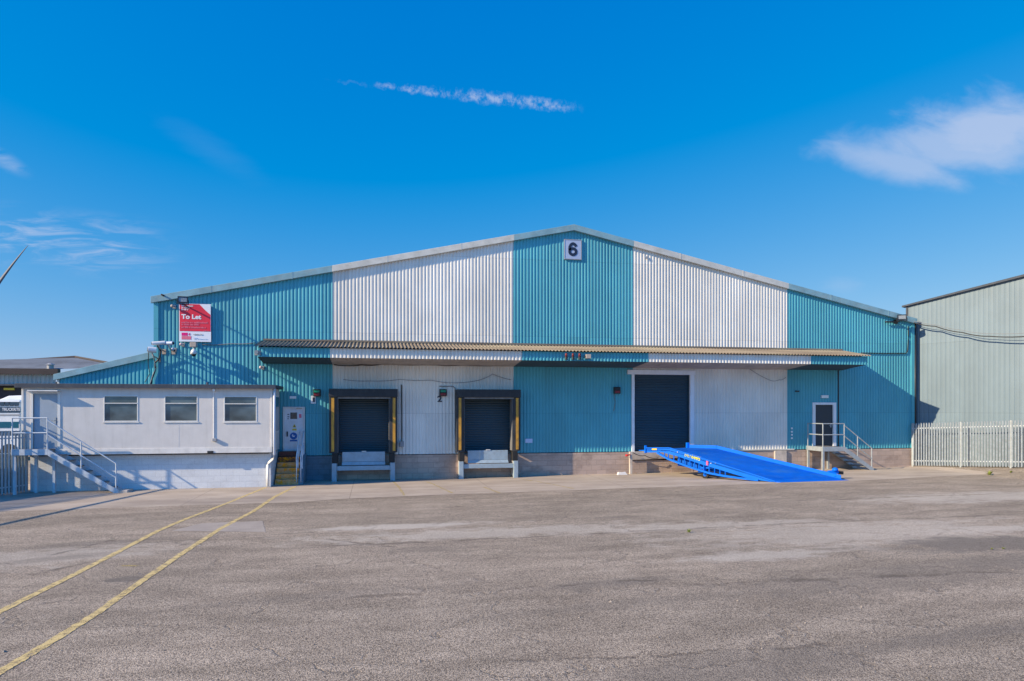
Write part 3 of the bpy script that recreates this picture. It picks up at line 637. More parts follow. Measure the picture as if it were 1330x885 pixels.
# ------------------------------------------------------------------ dock shelters and levellers
YS = 29.12
def dock_shelter(px0, px1, label):
    xa, xb = WX(px0, YS), WX(px1, YS); xc = (xa + xb) / 2; hw = 1.36
    r = thing('dock_shelter', (xc, Y0, 0), label, 'dock shelter', 'dock shelters on the front wall')
    mb = MB(); mb.box(xc - hw, xc + hw, YS + .02, Y0 - .002, 3.50, 3.75); obj('top_cover', mb, 'black_vinyl', r, bevel=.015)
    mb = MB(); mb.box(xc - hw - .01, xc + hw + .01, YS - .02, YS + .017, 3.43, 3.76); obj('head_curtain', mb, 'black_vinyl', r, bevel=.01)
    mb = MB(); mb.box(xc - hw + .28, xc + hw - .28, YS + .05, YS + .07, 3.36, 3.50); obj('head_flap', mb, 'grey_vinyl', r)
    for s in (-1, 1):
        o = xc + s * hw; i = xc + s * (hw - .10); a, b = min(o, i), max(o, i)
        mb = MB(); mb.box(a, b, YS + .03, Y0 - .002, 1.16, 3.497); obj('side_cover', mb, 'black_vinyl', r, bevel=.012)
        o2 = xc + s * (hw - .10); i2 = xc + s * (hw - .33); mb = MB(); z = 1.14; segs = 7
        for q in range(segs):                               # side curtain, a little wavy
            za, zb = 1.14 + q * (3.425 - 1.14) / segs, 1.14 + (q + 1) * (3.425 - 1.14) / segs
            fa, fb_ = .02 * math.sin(q * 1.7 + s), .02 * math.sin((q + 1) * 1.7 + s)
            mb.quad((o2, YS + .03, za), (i2, YS + .06 + fa, za), (i2, YS + .06 + fb_, zb), (o2, YS + .03, zb))
        cu = obj('side_curtain', mb, 'black_vinyl', r)
        mb = MB(); c0, c1 = sorted((xc + s * (hw - .085), xc + s * (hw - .195))); mb.box(c0, c1, YS + .012, YS + .024, 1.22, 3.40); obj('stripe', mb, 'yellow_stripe', cu)
        mb = MB(); e0, e1 = sorted((xc + s * (hw - .31), xc + s * (hw - .345))); mb.box(e0, e1, YS + .10, Y0 - .05, 1.17, 3.36); obj('edge_flap', mb, 'grey_vinyl', r)
    return r, xc
def dock_leveller(xc, label):
    r = thing('dock_leveller', (xc, Y0, 0), label, 'dock leveller', 'dock levellers under the dock doors')
    mb = MB(); mb.box(xc - .86, xc + .86, 29.38, 29.45, .78, 1.18); pl = obj('lip_plate', mb, 'dock_steel', r, bevel=.008)
    mb = MB(); mb.hull8([(xc - .87, 29.28, .65), (xc + .87, 29.28, .65), (xc + .87, 29.33, .65), (xc - .87, 29.33, .65)], [(xc - .86, 29.35, .775), (xc + .86, 29.35, .775), (xc + .86, 29.40, .775), (xc - .86, 29.40, .775)]); obj('lip_edge', mb, 'dock_steel', pl)
    mb = MB(); mb.box(xc - .86, xc + .86, 29.46, 29.79, 1.10, 1.17); obj('deck_plate', mb, 'dock_steel', r)
    mb = MB(); mb.box(xc - 1.07, xc + 1.07, 29.18, 29.32, .44, .62); obj('cross_beam', mb, 'dock_steel', r, bevel=.012)
    for s in (-1, 1):
        a, b = sorted((xc + s * 1.07, xc + s * 1.26)); mb = MB()
        mb.box(a, b, 29.12, 29.34, -.02, .74); obj('post', mb, 'dock_steel', r, bevel=.012)
        a, b = sorted((xc + s * 1.02, xc + s * 1.25)); mb = MB(); mb.box(a, b, 29.16, 29.55, .745, 1.13); bu = obj('bumper', mb, 'black_rubber', r, bevel=.02)
        a, b = sorted((xc + s * 1.05, xc + s * 1.22)); mb = MB(); mb.box(a, b, 29.345, 29.775, .1, .73); obj('side_support', mb, 'concrete', r)
    mb = MB(); mb.box(xc - .08, xc + .1, 29.36, 29.42, 1.185, 1.215); obj('lip_tag', mb, 'paper_white', r)
    return r
s1, xc1 = dock_shelter(427.6, 516.2, 'black padded dock shelter nearest the white cabin, under the number 1 plate')
s2, xc2 = dock_shelter(593.5, 675.8, 'black padded dock shelter right of the painted number 2, at the white and teal join')
dock_leveller(xc1, 'pale blue steel dock leveller under the dock door nearest the cabin')
dock_leveller(xc2, 'pale blue steel dock leveller under the dock door right of number 2')

# ------------------------------------------------------------------ wall fixtures
def at(px, py, Y=Y0): return W(px, py, Y)
def plate(name, px0, px1, py0, py1, mat, label, cat, y=Y0 - .003, th=.02, group=None):
    a, b = at(px0, py1), at(px1, py0); mb = MB(); mb.box(a.x, b.x, y - th, y, a.z, b.z)
    o = obj(name, mb, mat, loc=((a.x + b.x) / 2, y, a.z), bevel=.004); return tag(o, label, cat, group)
# building number sign
a, b = at(732.4, 337.1), at(755, 312.1); r = thing('number_sign', ((a.x + b.x) / 2, Y0, a.z), 'square pale grey sign with a dark 6 at the top of the gable', 'sign')
mb = MB(); mb.box(a.x, b.x, Y0 - .045, Y0 - .003, a.z, b.z); obj('board', mb, 'sign_grey', r)
mb = MB(); t = .03
mb.box(a.x, b.x, Y0 - .055, Y0 - .047, a.z, a.z + t); mb.box(a.x, b.x, Y0 - .055, Y0 - .047, b.z - t, b.z); mb.box(a.x, a.x + t, Y0 - .055, Y0 - .047, a.z + t, b.z - t); mb.box(b.x - t, b.x, Y0 - .055, Y0 - .047, a.z + t, b.z - t); obj('border', mb, 'grey_plastic', r)
mb = MB(); c = at(737.7, 333); e = at(749.6, 315.6); sw, sh = e.x - c.x, e.z - c.z
def stroke(pts, t):                              # flat stroke in the sign's plane, pts in units of the numeral's box
    n_ = len(pts); L_ = []; R_ = []
    for i, (px, pz) in enumerate(pts):
        q0, q1 = pts[max(i - 1, 0)], pts[min(i + 1, n_ - 1)]; dx, dz = q1[0] - q0[0], q1[1] - q0[1]; l = math.hypot(dx, dz)
        tt = t[i] if isinstance(t, list) else t
        for A_, s_ in ((L_, 1), (R_, -1)): A_.append((c.x + (px - dz / l * s_ * tt / 2) * sw, c.z + (pz * sh + dx / l * s_ * tt / 2 * sw)))
    vs = []
    for A_ in (L_, R_):
        for d_ in (0, .004): vs += [(x_, Y0 - .056 + d_, z_) for x_, z_ in A_]
    fs = []
    for i in range(n_ - 1): fs += [(i, i + 1, 2 * n_ + i + 1, 2 * n_ + i), (i, n_ + i, n_ + i + 1, i + 1), (2 * n_ + i, 2 * n_ + i + 1, 3 * n_ + i + 1, 3 * n_ + i)]
    mb.add(vs, fs)
T2 = .30
bowl = [(.5 + (.5 - T2 / 2) * math.cos(a), .325 + (.325 - T2 / 2 * sw / sh) * math.sin(a)) for a in [6.2832 * i / 32 for i in range(33)]]
arc = [(.52 + (.52 - T2 / 2) * math.cos(a), .52 + (.48 - T2 / 2 * sw / sh) * math.sin(a)) for a in [math.radians(28 + (195 - 28) * i / 24) for i in range(25)]]
stroke(bowl, T2); stroke(arc, T2); obj('numeral', mb, 'sign_navy', r)
# to let board
a, b = at(233.4, 444), at(274.9, 396); YT = Y0 - .10
r = thing('letting_board', ((a.x + b.x) / 2, Y0, a.z), 'red and white To Let board high on the teal wall under a floodlight', 'sign')
w, h = b.x - a.x, b.z - a.z
def T(u, v): return (a.x + w * u, a.z + h * v)
def rect(name, u0, u1, v0, v1, mat, y):
    (xa, za), (xb, zb) = T(u0, v0), T(u1, v1); mb = MB(); mb.box(xa, xb, y - .004, y, za, zb); return obj(name, mb, mat, r)
rect('board', 0, 1, 0, 1, 'sign_white', YT)
for u in (.06, .9):
    (xa, za), (xb, zb) = T(u, .02), T(u + .04, .98); mb = MB(); mb.box(xa, xb, YT + .001, Y0 - .002, za, zb); obj('batten', mb, 'dark_timber', r)
rect('red_field', .022, .985, .275, .99, 'sign_red', YT - .006)
mb = MB(); q = [T(.64, .991), T(.986, .991), T(.986, .72), T(.83, .83)]; mb.prism([(x, YT - .0165, z) for x, z in q][::-1], (0, .004, 0)); obj('white_corner', mb, 'sign_white', r)
mb = MB(); (x, z) = T(.075, .595); text_fit(mb, 'To Let', (x, YT - .013, z), (1, 0, 0), (0, 0, 1), w * .62, h * .125, .036); obj('lettering', mb, 'sign_white', r)
random.seed(3)
def scribble(mb, u, v, width, hh):            # a line of print too small to read
    uu = u
    while uu < u + width:
        L = random.uniform(.012, .03); (xa, za), (xb, zb) = T(uu, v), T(min(uu + L, u + width), v + hh * random.choice((.7, .7, 1.0)))
        mb.box(xa, xb, YT - .0175, YT - .0135, za, zb); uu += L + (.008 if random.random() < .8 else .028)
mb = MB()
for v, L in ((.925, .36), (.875, .27), (.825, .21)): scribble(mb, .08, v, L, .038)
obj('small_print', mb, 'sign_white', r)
mb = MB()
for v, L in ((.485, .82), (.43, .54), (.355, .76)): scribble(mb, .08, v, L, .042)
scribble(mb, .77, .285, .16, .016)
obj('small_print', mb, 'sign_rose', r)
rect('logo_block', .08, .27, .155, .235, 'sign_magenta', YT - .006); rect('logo_block', .08, .38, .055, .145, 'sign_rose', YT - .006)
mb = MB(); (x, z) = T(.325, .195); mb.box(x - .04, x + .04, YT - .012, YT - .007, z - .011, z + .011); mb.box(x - .011, x + .011, YT - .012, YT - .007, z - .05, z - .012); mb.box(x - .011, x + .011, YT - .012, YT - .007, z + .012, z + .05); obj('logo_cross', mb, 'sign_magenta', r)
mb = MB(); scribble(mb, .45, .175, .28, .035); obj('small_print', mb, 'grey_plastic', r)
mb = MB(); scribble(mb, .45, .09, .12, .02); scribble(mb, .45, .065, .42, .018); obj('small_print', mb, 'sign_ice', r)

def floodlight(px, py, arm, w, h, yaw, pitch, label):
    """lamp head on an arm; the arm leaves the wall at the given wall point"""
    c = at(px, py, Y0 - arm); r = thing('floodlight', (c.x, Y0, c.z), label, 'floodlight')
    Rm = Matrix.Rotation(yaw, 3, 'Z') @ Matrix.Rotation(pitch, 3, 'X')
    tf = lambda p: c + Rm @ p
    mb = MB(tf); d = .12
    mb.hull8([(-w / 2, 0, -h / 2), (w / 2, 0, -h / 2), (w * .38, d, -h * .36), (-w * .38, d, -h * .36)], [(-w / 2, 0, h / 2), (w / 2, 0, h / 2), (w * .38, d, h * .36), (-w * .38, d, h * .36)]); obj('housing', mb, 'black_plastic', r)
    mb = MB(tf); t = .035
    for x0, x1, z0, z1 in ((-w / 2, w / 2, -h / 2, -h / 2 + t), (-w / 2, w / 2, h / 2 - t, h / 2), (-w / 2, -w / 2 + t, -h / 2 + t, h / 2 - t), (w / 2 - t, w / 2, -h / 2 + t, h / 2 - t)): mb.box(x0, x1, -.03, -.001, z0, z1)
    obj('frame', mb, 'black_plastic', r)
    mb = MB(tf); mb.box(-w / 2 + t, w / 2 - t, -.012, -.002, -h / 2 + t, h / 2 - t); obj('lens', mb, 'lamp_glass', r)
    mb = MB(tf); mb.bar((-w / 2 - .02, .04, 0), (-w / 2 - .02, .04, -h * .62), .03); mb.bar((w / 2 + .02, .04, 0), (w / 2 + .02, .04, -h * .62), .03); mb.bar((-w / 2 - .03, .04, -h * .62), (w / 2 + .03, .04, -h * .62), .03); obj('yoke', mb, 'black_plastic', r)
    b = c + Rm @ Vector((0, .04, -h * .62)); mb = MB(); mb.bar(b, (b.x, Y0 - .01, b.z), .045); mb.box(b.x - .1, b.x + .1, Y0 - .02, Y0 - .002, b.z - .1, b.z + .1); obj('arm', mb, 'black_plastic', r)
    return r
floodlight(237.4, 389.6, .95, .36, .26, math.radians(8), math.radians(-14), 'square black floodlight leaning out above the To Let board')
floodlight(1171.5, 412.3, .42, .40, .26, math.radians(-28), math.radians(-12), 'black floodlight at the right hand top corner of the warehouse')
def camera_unit(px, py, arm, label, dirv=(-1, -.4, -.15), L=.42, rad=.085, mat='white_plastic'):
    c = at(px, py, Y0 - arm); r = thing('security_camera', (c.x, Y0, c.z), label, 'security camera'); d = Vector(dirv).normalized()
    mb = MB(); mb.tube([c - d * L / 2, c + d * L / 2], rad, 12); obj('housing', mb, mat, r, bevel=.01)
    mb = MB(); mb.tube([c + d * (L / 2 + .001), c + d * (L / 2 + .02)], rad * .75, 12); obj('lens', mb, 'dark_glass', r)
    mb = MB(); mb.tube([c + Vector((0, 0, -rad)), c + Vector((.03, .02, -rad - .12)), Vector((c.x + .05, Y0 - .01, c.z - rad - .2))], .025, 8); mb.box(c.x - .02, c.x + .12, Y0 - .03, Y0 - .002, c.z - rad - .32, c.z - rad - .12); obj('bracket', mb, 'beige_plastic', r)
camera_unit(206, 445.8, .55, 'long white camera at the left corner below the To Let board', (-1, -.25, -.12), .46, .07)
camera_unit(219, 446, .5, 'blue grey camera beside the long white camera, facing right', (1, -.35, .02), .38, .075, 'sign_grey')
camera_unit(197.6, 454.6, .65, 'short white camera standing proud over the lean-to roof', (-1, -.3, .08), .30, .11)
# box and dome camera below the board
c = at(252, 448); r = thing('dome_camera', (c.x, Y0, c.z), 'white dome camera hanging under a beige box below the To Let board', 'security camera')
mb = MB(); c = at(251.6, 448.2, Y0 - .45); mb.box(c.x - .12, c.x + .12, c.y - .12, c.y + .1, c.z - .09, c.z + .09); obj('junction_box', mb, 'beige_plastic', r, bevel=.02)
mb = MB(); mb.bar((c.x, c.y + .08, c.z), (c.x, Y0 - .01, c.z), .06); obj('arm', mb, 'beige_plastic', r)
mb = MB(); mb.tube([(c.x, c.y, c.z - .09), (c.x, c.y, c.z - .18)], .03, 8); mb.tube([(c.x, c.y, c.z - .18), (c.x, c.y, c.z - .24), (c.x, c.y, c.z - .36)], .07, 14, .13); obj('dome_housing', mb, 'white_plastic', r, smooth=True)
mb = MB(); mb.ball((c.x, c.y, c.z - .37), .095, 12, 8); obj('dome', mb, 'dark_glass', r, smooth=True)
def small_lamp(px, py, label, mat='beige_plastic', arm=.22):
    c = at(px, py, Y0 - arm); r = thing('wall_sensor', (c.x, Y0, c.z), label, 'sensor')
    mb = MB(); mb.ball(c, .06, 10, 7); obj('head', mb, mat, r, smooth=True)
    mb = MB(); mb.tube([c, (c.x + .03, Y0 - .02, c.z)], .02, 6); mb.box(c.x - .03, c.x + .09, Y0 - .03, Y0 - .003, c.z - .07, c.z + .07); obj('mount', mb, 'grey_plastic', r)
small_lamp(223.5, 397.6, 'small pale sensor left of the top of the To Let board'); small_lamp(235, 447.3, 'small pinkish sensor under the left foot of the To Let board', 'sensor_pink')
small_lamp(224.3, 453.7, 'small grey sensor to the right of the long white camera', 'sign_grey')
small_lamp(338.6, 477.3, 'small pink sensor on the wall just under the left end of the canopy', 'sensor_pink', .3)
c = at(333.5, 457.2, YC - .1); r = thing('twin_spotlight', (c.x, YC, c.z), 'small round spotlight clamped on the left end of the canopy fascia', 'spotlight')
mb = MB(); mb.tube([c + Vector((0, .1, 0)), c + Vector((0, -.08, -.02))], .075, 12); obj('housing', mb, 'grey_plastic', r)
mb = MB(); mb.tube([c + Vector((0, -.081, -.02)), c + Vector((0, -.09, -.02))], .065, 12); obj('lens', mb, 'lamp_glass', r)
mb = MB(); mb.box(c.x - .1, c.x + .12, c.y + .101, c.y + .125, c.z - .12, c.z + .05); obj('mount', mb, 'grey_plastic', r)
mb = MB(); a = at(214, 385); mb.tube([(a.x, Y0 - .14, a.z), (a.x - .02, Y0 - .34, a.z + .01)], .035, 8); tag(obj('stub_pipe', mb, 'dark_timber', loc=(a.x, Y0, a.z)), 'short rusty stub poking from the barge board at the left eave', 'pipe')
mb = MB(); a = at(889.5 - 50, 330) if False else at(840, 334); mb.tube([(a.x, Y0 + .01, a.z), (a.x, Y0 - .03, a.z - .01)], .04, 8); mb.box(a.x - .05, a.x + .05, Y0 - .05, Y0 - .031, a.z - .1, a.z); tag(obj('wall_vent', mb, 'grey_plastic', loc=(a.x, Y0, a.z)), 'tiny grey vent near the roofline on the right white panel', 'vent')

def dock_signal(px, py, label, top='signal_green', low='dull_red'):
    c = at(px, py); r = thing('dock_signal', (c.x, Y0, c.z - .16), label, 'traffic light', 'dock traffic lights')
    mb = MB(); mb.box(c.x - .15, c.x + .15, Y0 - .14, Y0 - .004, c.z - .15, c.z + .15); obj('housing', mb, 'black_plastic', r, bevel=.012)
    for s, mt in ((.5, top), (-.5, low)):
        z = c.z + s * .13; mb = MB(); mb.box(c.x - .11, c.x + .11, Y0 - .155, Y0 - .141, z - .05, z + .05); obj('lens', mb, mt, r, bevel=.01)
        mb = MB(); mb.box(c.x - .13, c.x + .13, Y0 - .22, Y0 - .141, z + .054, z + .062); obj('visor', mb, 'black_plastic', r)
dock_signal(411.8, 510.5, 'black dock light with green and red lenses beside the number 1 plate'); dock_signal(575.2, 510.3, 'black dock light above the painted number 2')
dock_signal(800.6, 507.3, 'lone black dock light on the teal wall left of the tall roller door', 'black_plastic', 'dull_red')
a, b = at(403.8, 524.5), at(410.2, 514.3); r = thing('dock_number_plate', ((a.x + b.x) / 2, Y0, a.z), 'small white plate with a dark 1 at the first dock', 'sign')
mb = MB(); mb.box(a.x, b.x, Y0 - .022, Y0 - .003, a.z, b.z); obj('board', mb, 'sign_white', r)
mb = MB(); text_fit(mb, '1', (a.x + .07, Y0 - .027, a.z + .06), (1, 0, 0), (0, 0, 1), .10, .20, .03); obj('numeral', mb, 'sign_navy', r)
a, b = at(568, 522.3), at(574.2, 514.4); mb = MB(); text_fit(mb, '2', (a.x, Y0 - .012, a.z), (1, 0, 0), (0, 0, 1), b.x - a.x, b.z - a.z, .03)
tag(obj('dock_number', mb, 'sign_navy', loc=(a.x, Y0, a.z)), 'dark numeral 2 fixed straight on the white cladding by the second dock', 'sign')
plate('door_sign', 376.2, 384.8, 514.8, 518, 'sign_white', 'blank white strip sign over the white door by the yellow steps', 'sign')
plate('door_sign', 1066, 1074.8, 513.6, 517.2, 'white_plastic', 'white bulkhead strip over the dark door by the metal stairs', 'sign', th=.08)
plate('wall_notice', 682, 691.5, 570, 575.5, 'sign_ice', 'small pale notice low on the teal wall beside the second dock shelter', 'sign')
plate('wall_vent', 1032.3, 1037.5, 507.6, 509.4, 'black_plastic', 'small dark slot vent high on teal wall left of the dark door', 'vent', th=.05)
for i, (y, t_) in enumerate(((556.5, 'topmost'), (561, 'second down'), (565, 'third down'), (569.3, 'lowest'))):
    c = at(1028.2, y); mb = MB(); mb.tube([(c.x, Y0 - .002, c.z), (c.x, Y0 - .03, c.z)], .045, 10)
    tag(obj('wall_disc', mb, 'white_plastic', loc=(c.x, Y0, c.z)), 'white wall disc left of the right metal stairs, ' + t_ + ' of four', 'disc', 'column of white discs')
for px, t_ in ((735.5, 'left of the three, on the canopy fascia'), (744.3, 'middle of the three, on the canopy fascia'), (752.8, 'right of the three, next to the beige box on the canopy')):
    c = at(px, 463.5, YC - .12); r = thing('warning_beacon', (c.x, c.y, c.z - .15), 'red topped beacon, ' + t_, 'beacon', 'red beacons on the canopy')
    mb = MB(); mb.tube([(c.x, c.y, c.z - .12), (c.x, c.y, c.z)], .06, 12); obj('base', mb, 'black_plastic', r)
    mb = MB(); mb.tube([(c.x, c.y, c.z + .002), (c.x, c.y, c.z + .10), (c.x, c.y, c.z + .14)], .055, 12, .04); obj('lens', mb, 'beacon_red', r, smooth=True)
    mb = MB(); mb.box(c.x - .025, c.x + .025, c.y + .074, YC - .001, c.z - .1, c.z - .05); obj('bracket', mb, 'grey_plastic', r)
c = at(764, 463.3, YC - .16); mb = MB(); mb.box(c.x - .11, c.x + .11, c.y - .06, c.y + .05, c.z - .08, c.z + .09); r = thing('spotlight_box', (c.x, c.y, c.z - .1), 'beige lamp box on a bracket right of the red beacons', 'lamp')
obj('housing', mb, 'beige_plastic', r, bevel=.015); mb = MB(); mb.bar((c.x - .05, c.y + .05, c.z), (c.x - .05, YC - .001, c.z), .03); mb.box(c.x - .16, c.x - .112, c.y - .03, c.y + .03, c.z - .04, c.z + .04); obj('bracket', mb, 'black_plastic', r)

def cable(pts, rad, mat, label, name='cable', cat='cable', sub=5, sag=0.0):
    p = []
    for i in range(len(pts) - 1):
        for j in range(sub):
            q = Vector(pts[i]).lerp(Vector(pts[i + 1]), j / sub); q.z -= sag * 4 * (j / sub) * (1 - j / sub); p.append(q)
    p.append(Vector(pts[-1])); mb = MB(); mb.tube(p, rad, 6); return tag(obj(name, mb, mat, loc=p[0], smooth=True), label, cat)
def on(px, py, d=.03): return at(px, py, Y0 - d)
cable([on(262, 447.5), on(300, 446.5), on(332, 445.3)], .018, 'cable_grey', 'grey cable running from the dome camera to the left end of the canopy', sag=.03)
cable([on(1118, 458.6), on(1150, 459.2), on(1177, 459), on(1179, 455), on(1180, 436), on(1179.5, 424)], .024, 'cable_black', 'dark conduit running right from the canopy and up to the corner floodlight', 'conduit', 'conduit', 3)
cable([on(1150, 418.2, .1), on(1166, 418.6, .1)], .04, 'black_plastic', 'short dark bracket bar left of the corner floodlight', 'bracket_bar', 'bracket')
cable([on(521.5, 500), on(522, 540), on(522, 574)], .022, 'black_plastic', 'dark vertical conduit right of the first dock shelter', 'conduit', 'conduit')
c = at(522, 577); mb = MB(); mb.box(c.x - .09, c.x + .08, Y0 - .12, Y0 - .004, c.z - .11, c.z + .12); tag(obj('control_box', mb, 'grey_plastic', loc=(c.x, Y0, c.z), bevel=.012), 'grey switch box at the foot of the dark conduit by the first dock', 'control box')
cable([on(570.5, 502), on(588, 502), on(591, 504), on(591, 560), on(592, 588)], .02, 'cable_grey', 'grey conduit looping from the second dock light down beside the shelter', 'conduit', 'conduit', 3)
cable([on(434, 474, .1), on(470, 474.2, .1), on(500, 472.6, .1), on(560, 473.4, .1), on(600, 474.4, .1), on(664, 473.8, .1)], .022, 'cable_black', 'black cable drooping under the canopy over the two docks', sag=.04)
cable([on(446, 493), on(480, 495), on(520, 493), on(560, 494), on(590, 497.5), on(622, 494), on(640, 486), on(664, 493.5)], .011, 'cable_grey', 'thin loose wire wandering across the white wall above the docks', sag=.03)
cable([on(969, 476, .05), on(1000, 494, .04), on(1012, 493.5, .04), on(1021, 490, .04)], .011, 'cable_grey', 'thin slack wire on the white wall right of the tall roller door', sag=.05)
cable([at(1183, 418), at(1215, 424, 28.8), at(1250, 432, 27.8), at(1285, 437, 26.8), at(1345, 436, 25.2)], .026, 'cable_black', 'thick black service cable swagged along the grey neighbouring wall', sub=6, sag=.05)
cable([at(1183, 416), at(1215, 422, 28.8), at(1250, 429, 27.8), at(1285, 433.5, 26.8), at(1345, 431.5, 25.2)], .010, 'cable_grey', 'thin pale wire swagged just over the thick black cable', sub=6, sag=.04)
cable([on(797.5, 512), on(799, 522), on(798, 530), on(797, 534)], .012, 'cable_grey', 'short loose wire hanging below the lone dock light')
# tangle of cables at the left corner
cable([at(204, 449, Y0 - .4), at(209, 456, Y0 - .2), at(207, 466, Y0 - .12), at(201, 472, Y0 - .1), at(202, 480, Y0 - .1), at(197.5, 492, Y0 - .1), at(197, 500, Y0 - .1)], .03, 'cable_black', 'thick black cable bundle falling from the corner cameras to the cabin roof')
cable([at(199, 461, Y0 - .4), at(201, 470, Y0 - .15), at(203, 478, Y0 - .13), at(199, 486, Y0 - .13), at(195, 499, Y0 - .13)], .02, 'cable_grey', 'grey cable falling beside the black bundle at the lean-to end')
cable([at(193, 458, Y0 - .3), at(192.5, 472, Y0 - .2), at(194.5, 486, Y0 - .2), at(188, 497, Y0 - .2)], .014, 'cable_black', 'thin black wire left of the bundle over the lean-to')

# ------------------------------------------------------------------ lean-to at the left
YL = 30.25; x0, x1 = WX(75.5, YL), XL - .04; z0, z1 = WZ(75, 487.5, YL), WZ(200, 459, YL)
def lean_z(x): return z0 + (z1 - z0) * (x - x0) / (x1 - x0)
r = thing('lean_to', ((x0 + x1) / 2, YL, 0), 'low teal lean-to with a sloping pale edge behind the white cabin', 'lean-to')
mb = MB(); corr(mb, x0, x1, lambda x: 0, lambda x: lean_z(x) - .05, YL); obj('cladding', mb, 'teal_cladding', r)
mb = MB(); mb.prism([(x0 - .12, YL - .12, lean_z(x0 - .12) - .17), (x1, YL - .12, lean_z(x1) - .17), (x1, YL - .12, lean_z(x1) + .10), (x0 - .12, YL - .12, lean_z(x0 - .12) + .06)], (0, .12, 0)); obj('barge_board', mb, 'teal_trim', r, bevel=.008)
mb = MB(); mb.prism([(x0 - .1, YL + .01, lean_z(x0) - .03), (x1, YL + .01, lean_z(x1) - .03), (x1, YL + .01, lean_z(x1) + .03), (x0 - .1, YL + .01, lean_z(x0) + .03)], (0, 12, 0)); obj('roof', mb, 'far_roof', r)
mb = MB(); mb.box(x0 - .03, x0 + .05, YL - .03, YL + 12, 0, lean_z(x0) - .1); obj('corner_flashing', mb, 'pale_trim', r)

# ------------------------------------------------------------------ white cabin
YF = 27.45; cx0, cx1 = WX(29.5, YF), WX(352.5, YF); cz0 = WZ(190, 589.7, YF); cz1 = WZ(190, 503.5, YF)
r = thing('site_cabin', ((cx0 + cx1) / 2, YF, 0), 'flat roofed white site cabin on a painted block base', 'cabin')
wins = [(134.6, 179.6, 513.8, 548), (213.5, 257, 514, 548), (290.8, 333.8, 514.7, 548.3)]
rects = []
for p0, p1, q0, q1 in wins: rects.append((WX(p0, YF), WX(p1, YF), WZ((p0 + p1) / 2, q1, YF), WZ((p0 + p1) / 2, q0, YF)))
door = (WX(43.3, YF), WX(75, YF), WZ(60, 583, YF), WZ(60, 511.5, YF)); rects_all = rects + [door]
def holed(mb, x0, x1, z0, z1, holes, Y, deep):
    xs = sorted({x0, x1, *[h[0] for h in holes], *[h[1] for h in holes]}); zs = sorted({z0, z1, *[h[2] for h in holes], *[h[3] for h in holes]})
    for i in range(len(xs) - 1):
        for j in range(len(zs) - 1):
            mx, mz = (xs[i] + xs[i + 1]) / 2, (zs[j] + zs[j + 1]) / 2
            if not any(h[0] < mx < h[1] and h[2] < mz < h[3] for h in holes): mb.quad((xs[i], Y, zs[j]), (xs[i + 1], Y, zs[j]), (xs[i + 1], Y, zs[j + 1]), (xs[i], Y, zs[j + 1]))
    for a, b, c, d in holes:
        mb.quad((a, Y, c), (a, Y, d), (a, Y + deep, d), (a, Y + deep, c)); mb.quad((b, Y, d), (b, Y, c), (b, Y + deep, c), (b, Y + deep, d))
        mb.quad((a, Y, d), (b, Y, d), (b, Y + deep, d), (a, Y + deep, d)); mb.quad((a, Y, c), (a, Y + deep, c), (b, Y + deep, c), (b, Y, c))
mb = MB(); holed(mb, cx0, cx1, cz0, cz1, rects_all, YF, .12); YBK = Y0 - .1
mb.quad((cx0, YBK, cz0), (cx0, YF, cz0), (cx0, YF, cz1), (cx0, YBK, cz1)); mb.quad((cx1, YF, cz0), (cx1, YBK, cz0), (cx1, YBK, cz1), (cx1, YF, cz1))
mb.quad((cx0, YF, cz0), (cx0, YBK, cz0), (cx1, YBK, cz0), (cx1, YF, cz0)); mb.quad((cx1, YBK, cz0), (cx0, YBK, cz0), (cx0, YBK, cz1), (cx1, YBK, cz1))
wl = obj('wall', mb, 'cabin_render', r)
mb = MB(); mb.box(cx0 - .02, cx1 + .02, YF - .03, YF - .004, cz0, cz0 + .20); obj('skirting', mb, 'cabin_trim', r, bevel=.006)
for xx in (cx0, cx1):
    mb = MB(); mb.box(xx - .035, xx + .035, YF - .02, YF + .06, cz0 + .203, cz1); obj('corner_post', mb, 'cabin_trim', r, bevel=.006)
for pj in (232,):
    xx = WX(pj, YF); mb = MB(); mb.box(xx - .008, xx + .008, YF - .004, YF - .001, cz0 + .2, WZ(pj, 552, YF)); obj('panel_joint', mb, 'cabin_trim', r)
mb = MB(); mb.box(cx0 - .18, cx1 + .16, YF - .16, YBK + .02, cz1 + .002, cz1 + .12); rf = obj('roof', mb, 'roof_felt', r, bevel=.012)
mb = MB(); mb.box(cx0 - .19, cx1 + .17, YF - .175, YF - .161, cz1 - .03, cz1 + .10); obj('gutter', mb, 'roof_felt', rf)
mb = MB(); xx = WX(270, YF); mb.tube([(xx, YF - .05, cz1 + .12), (xx, YF - .05, cz1 + .2)], .04, 8); obj('roof_vent', mb, 'roof_felt', rf)
for (a, b, c, d) in rects:
    t = .036; zt = c + (d - c) * .70; m2 = MB()
    m2.box(a, b, YF - .012, YF + .08, d - t, d); m2.box(a, a + t, YF - .012, YF + .08, c, d - t); m2.box(b - t, b, YF - .012, YF + .08, c, d - t); m2.box(a + t, b - t, YF - .012, YF + .08, c, c + t); m2.box(a + t, b - t, YF - .02, YF + .08, zt - .016, zt + .016)
    wf = obj('window', m2, 'frame_white', r, bevel=.006)
    m3 = MB(); m3.box(a + t, b - t, YF + .03, YF + .04, c + t, zt - .025); m3.box(a + t, b - t, YF + .03, YF + .04, zt + .025, d - t); obj('pane', m3, 'window_glass', wf)
    m4 = MB(); m4.box(a - .03, b + .03, YF - .03, YF - .001, c - .035, c - .002); obj('sill', m4, 'cabin_trim', wf)
    m5 = MB(); m5.box(a + t, b - t, YF + .10, YF + .11, c + t, d - t); obj('blind', m5, 'blind_glass', wf)
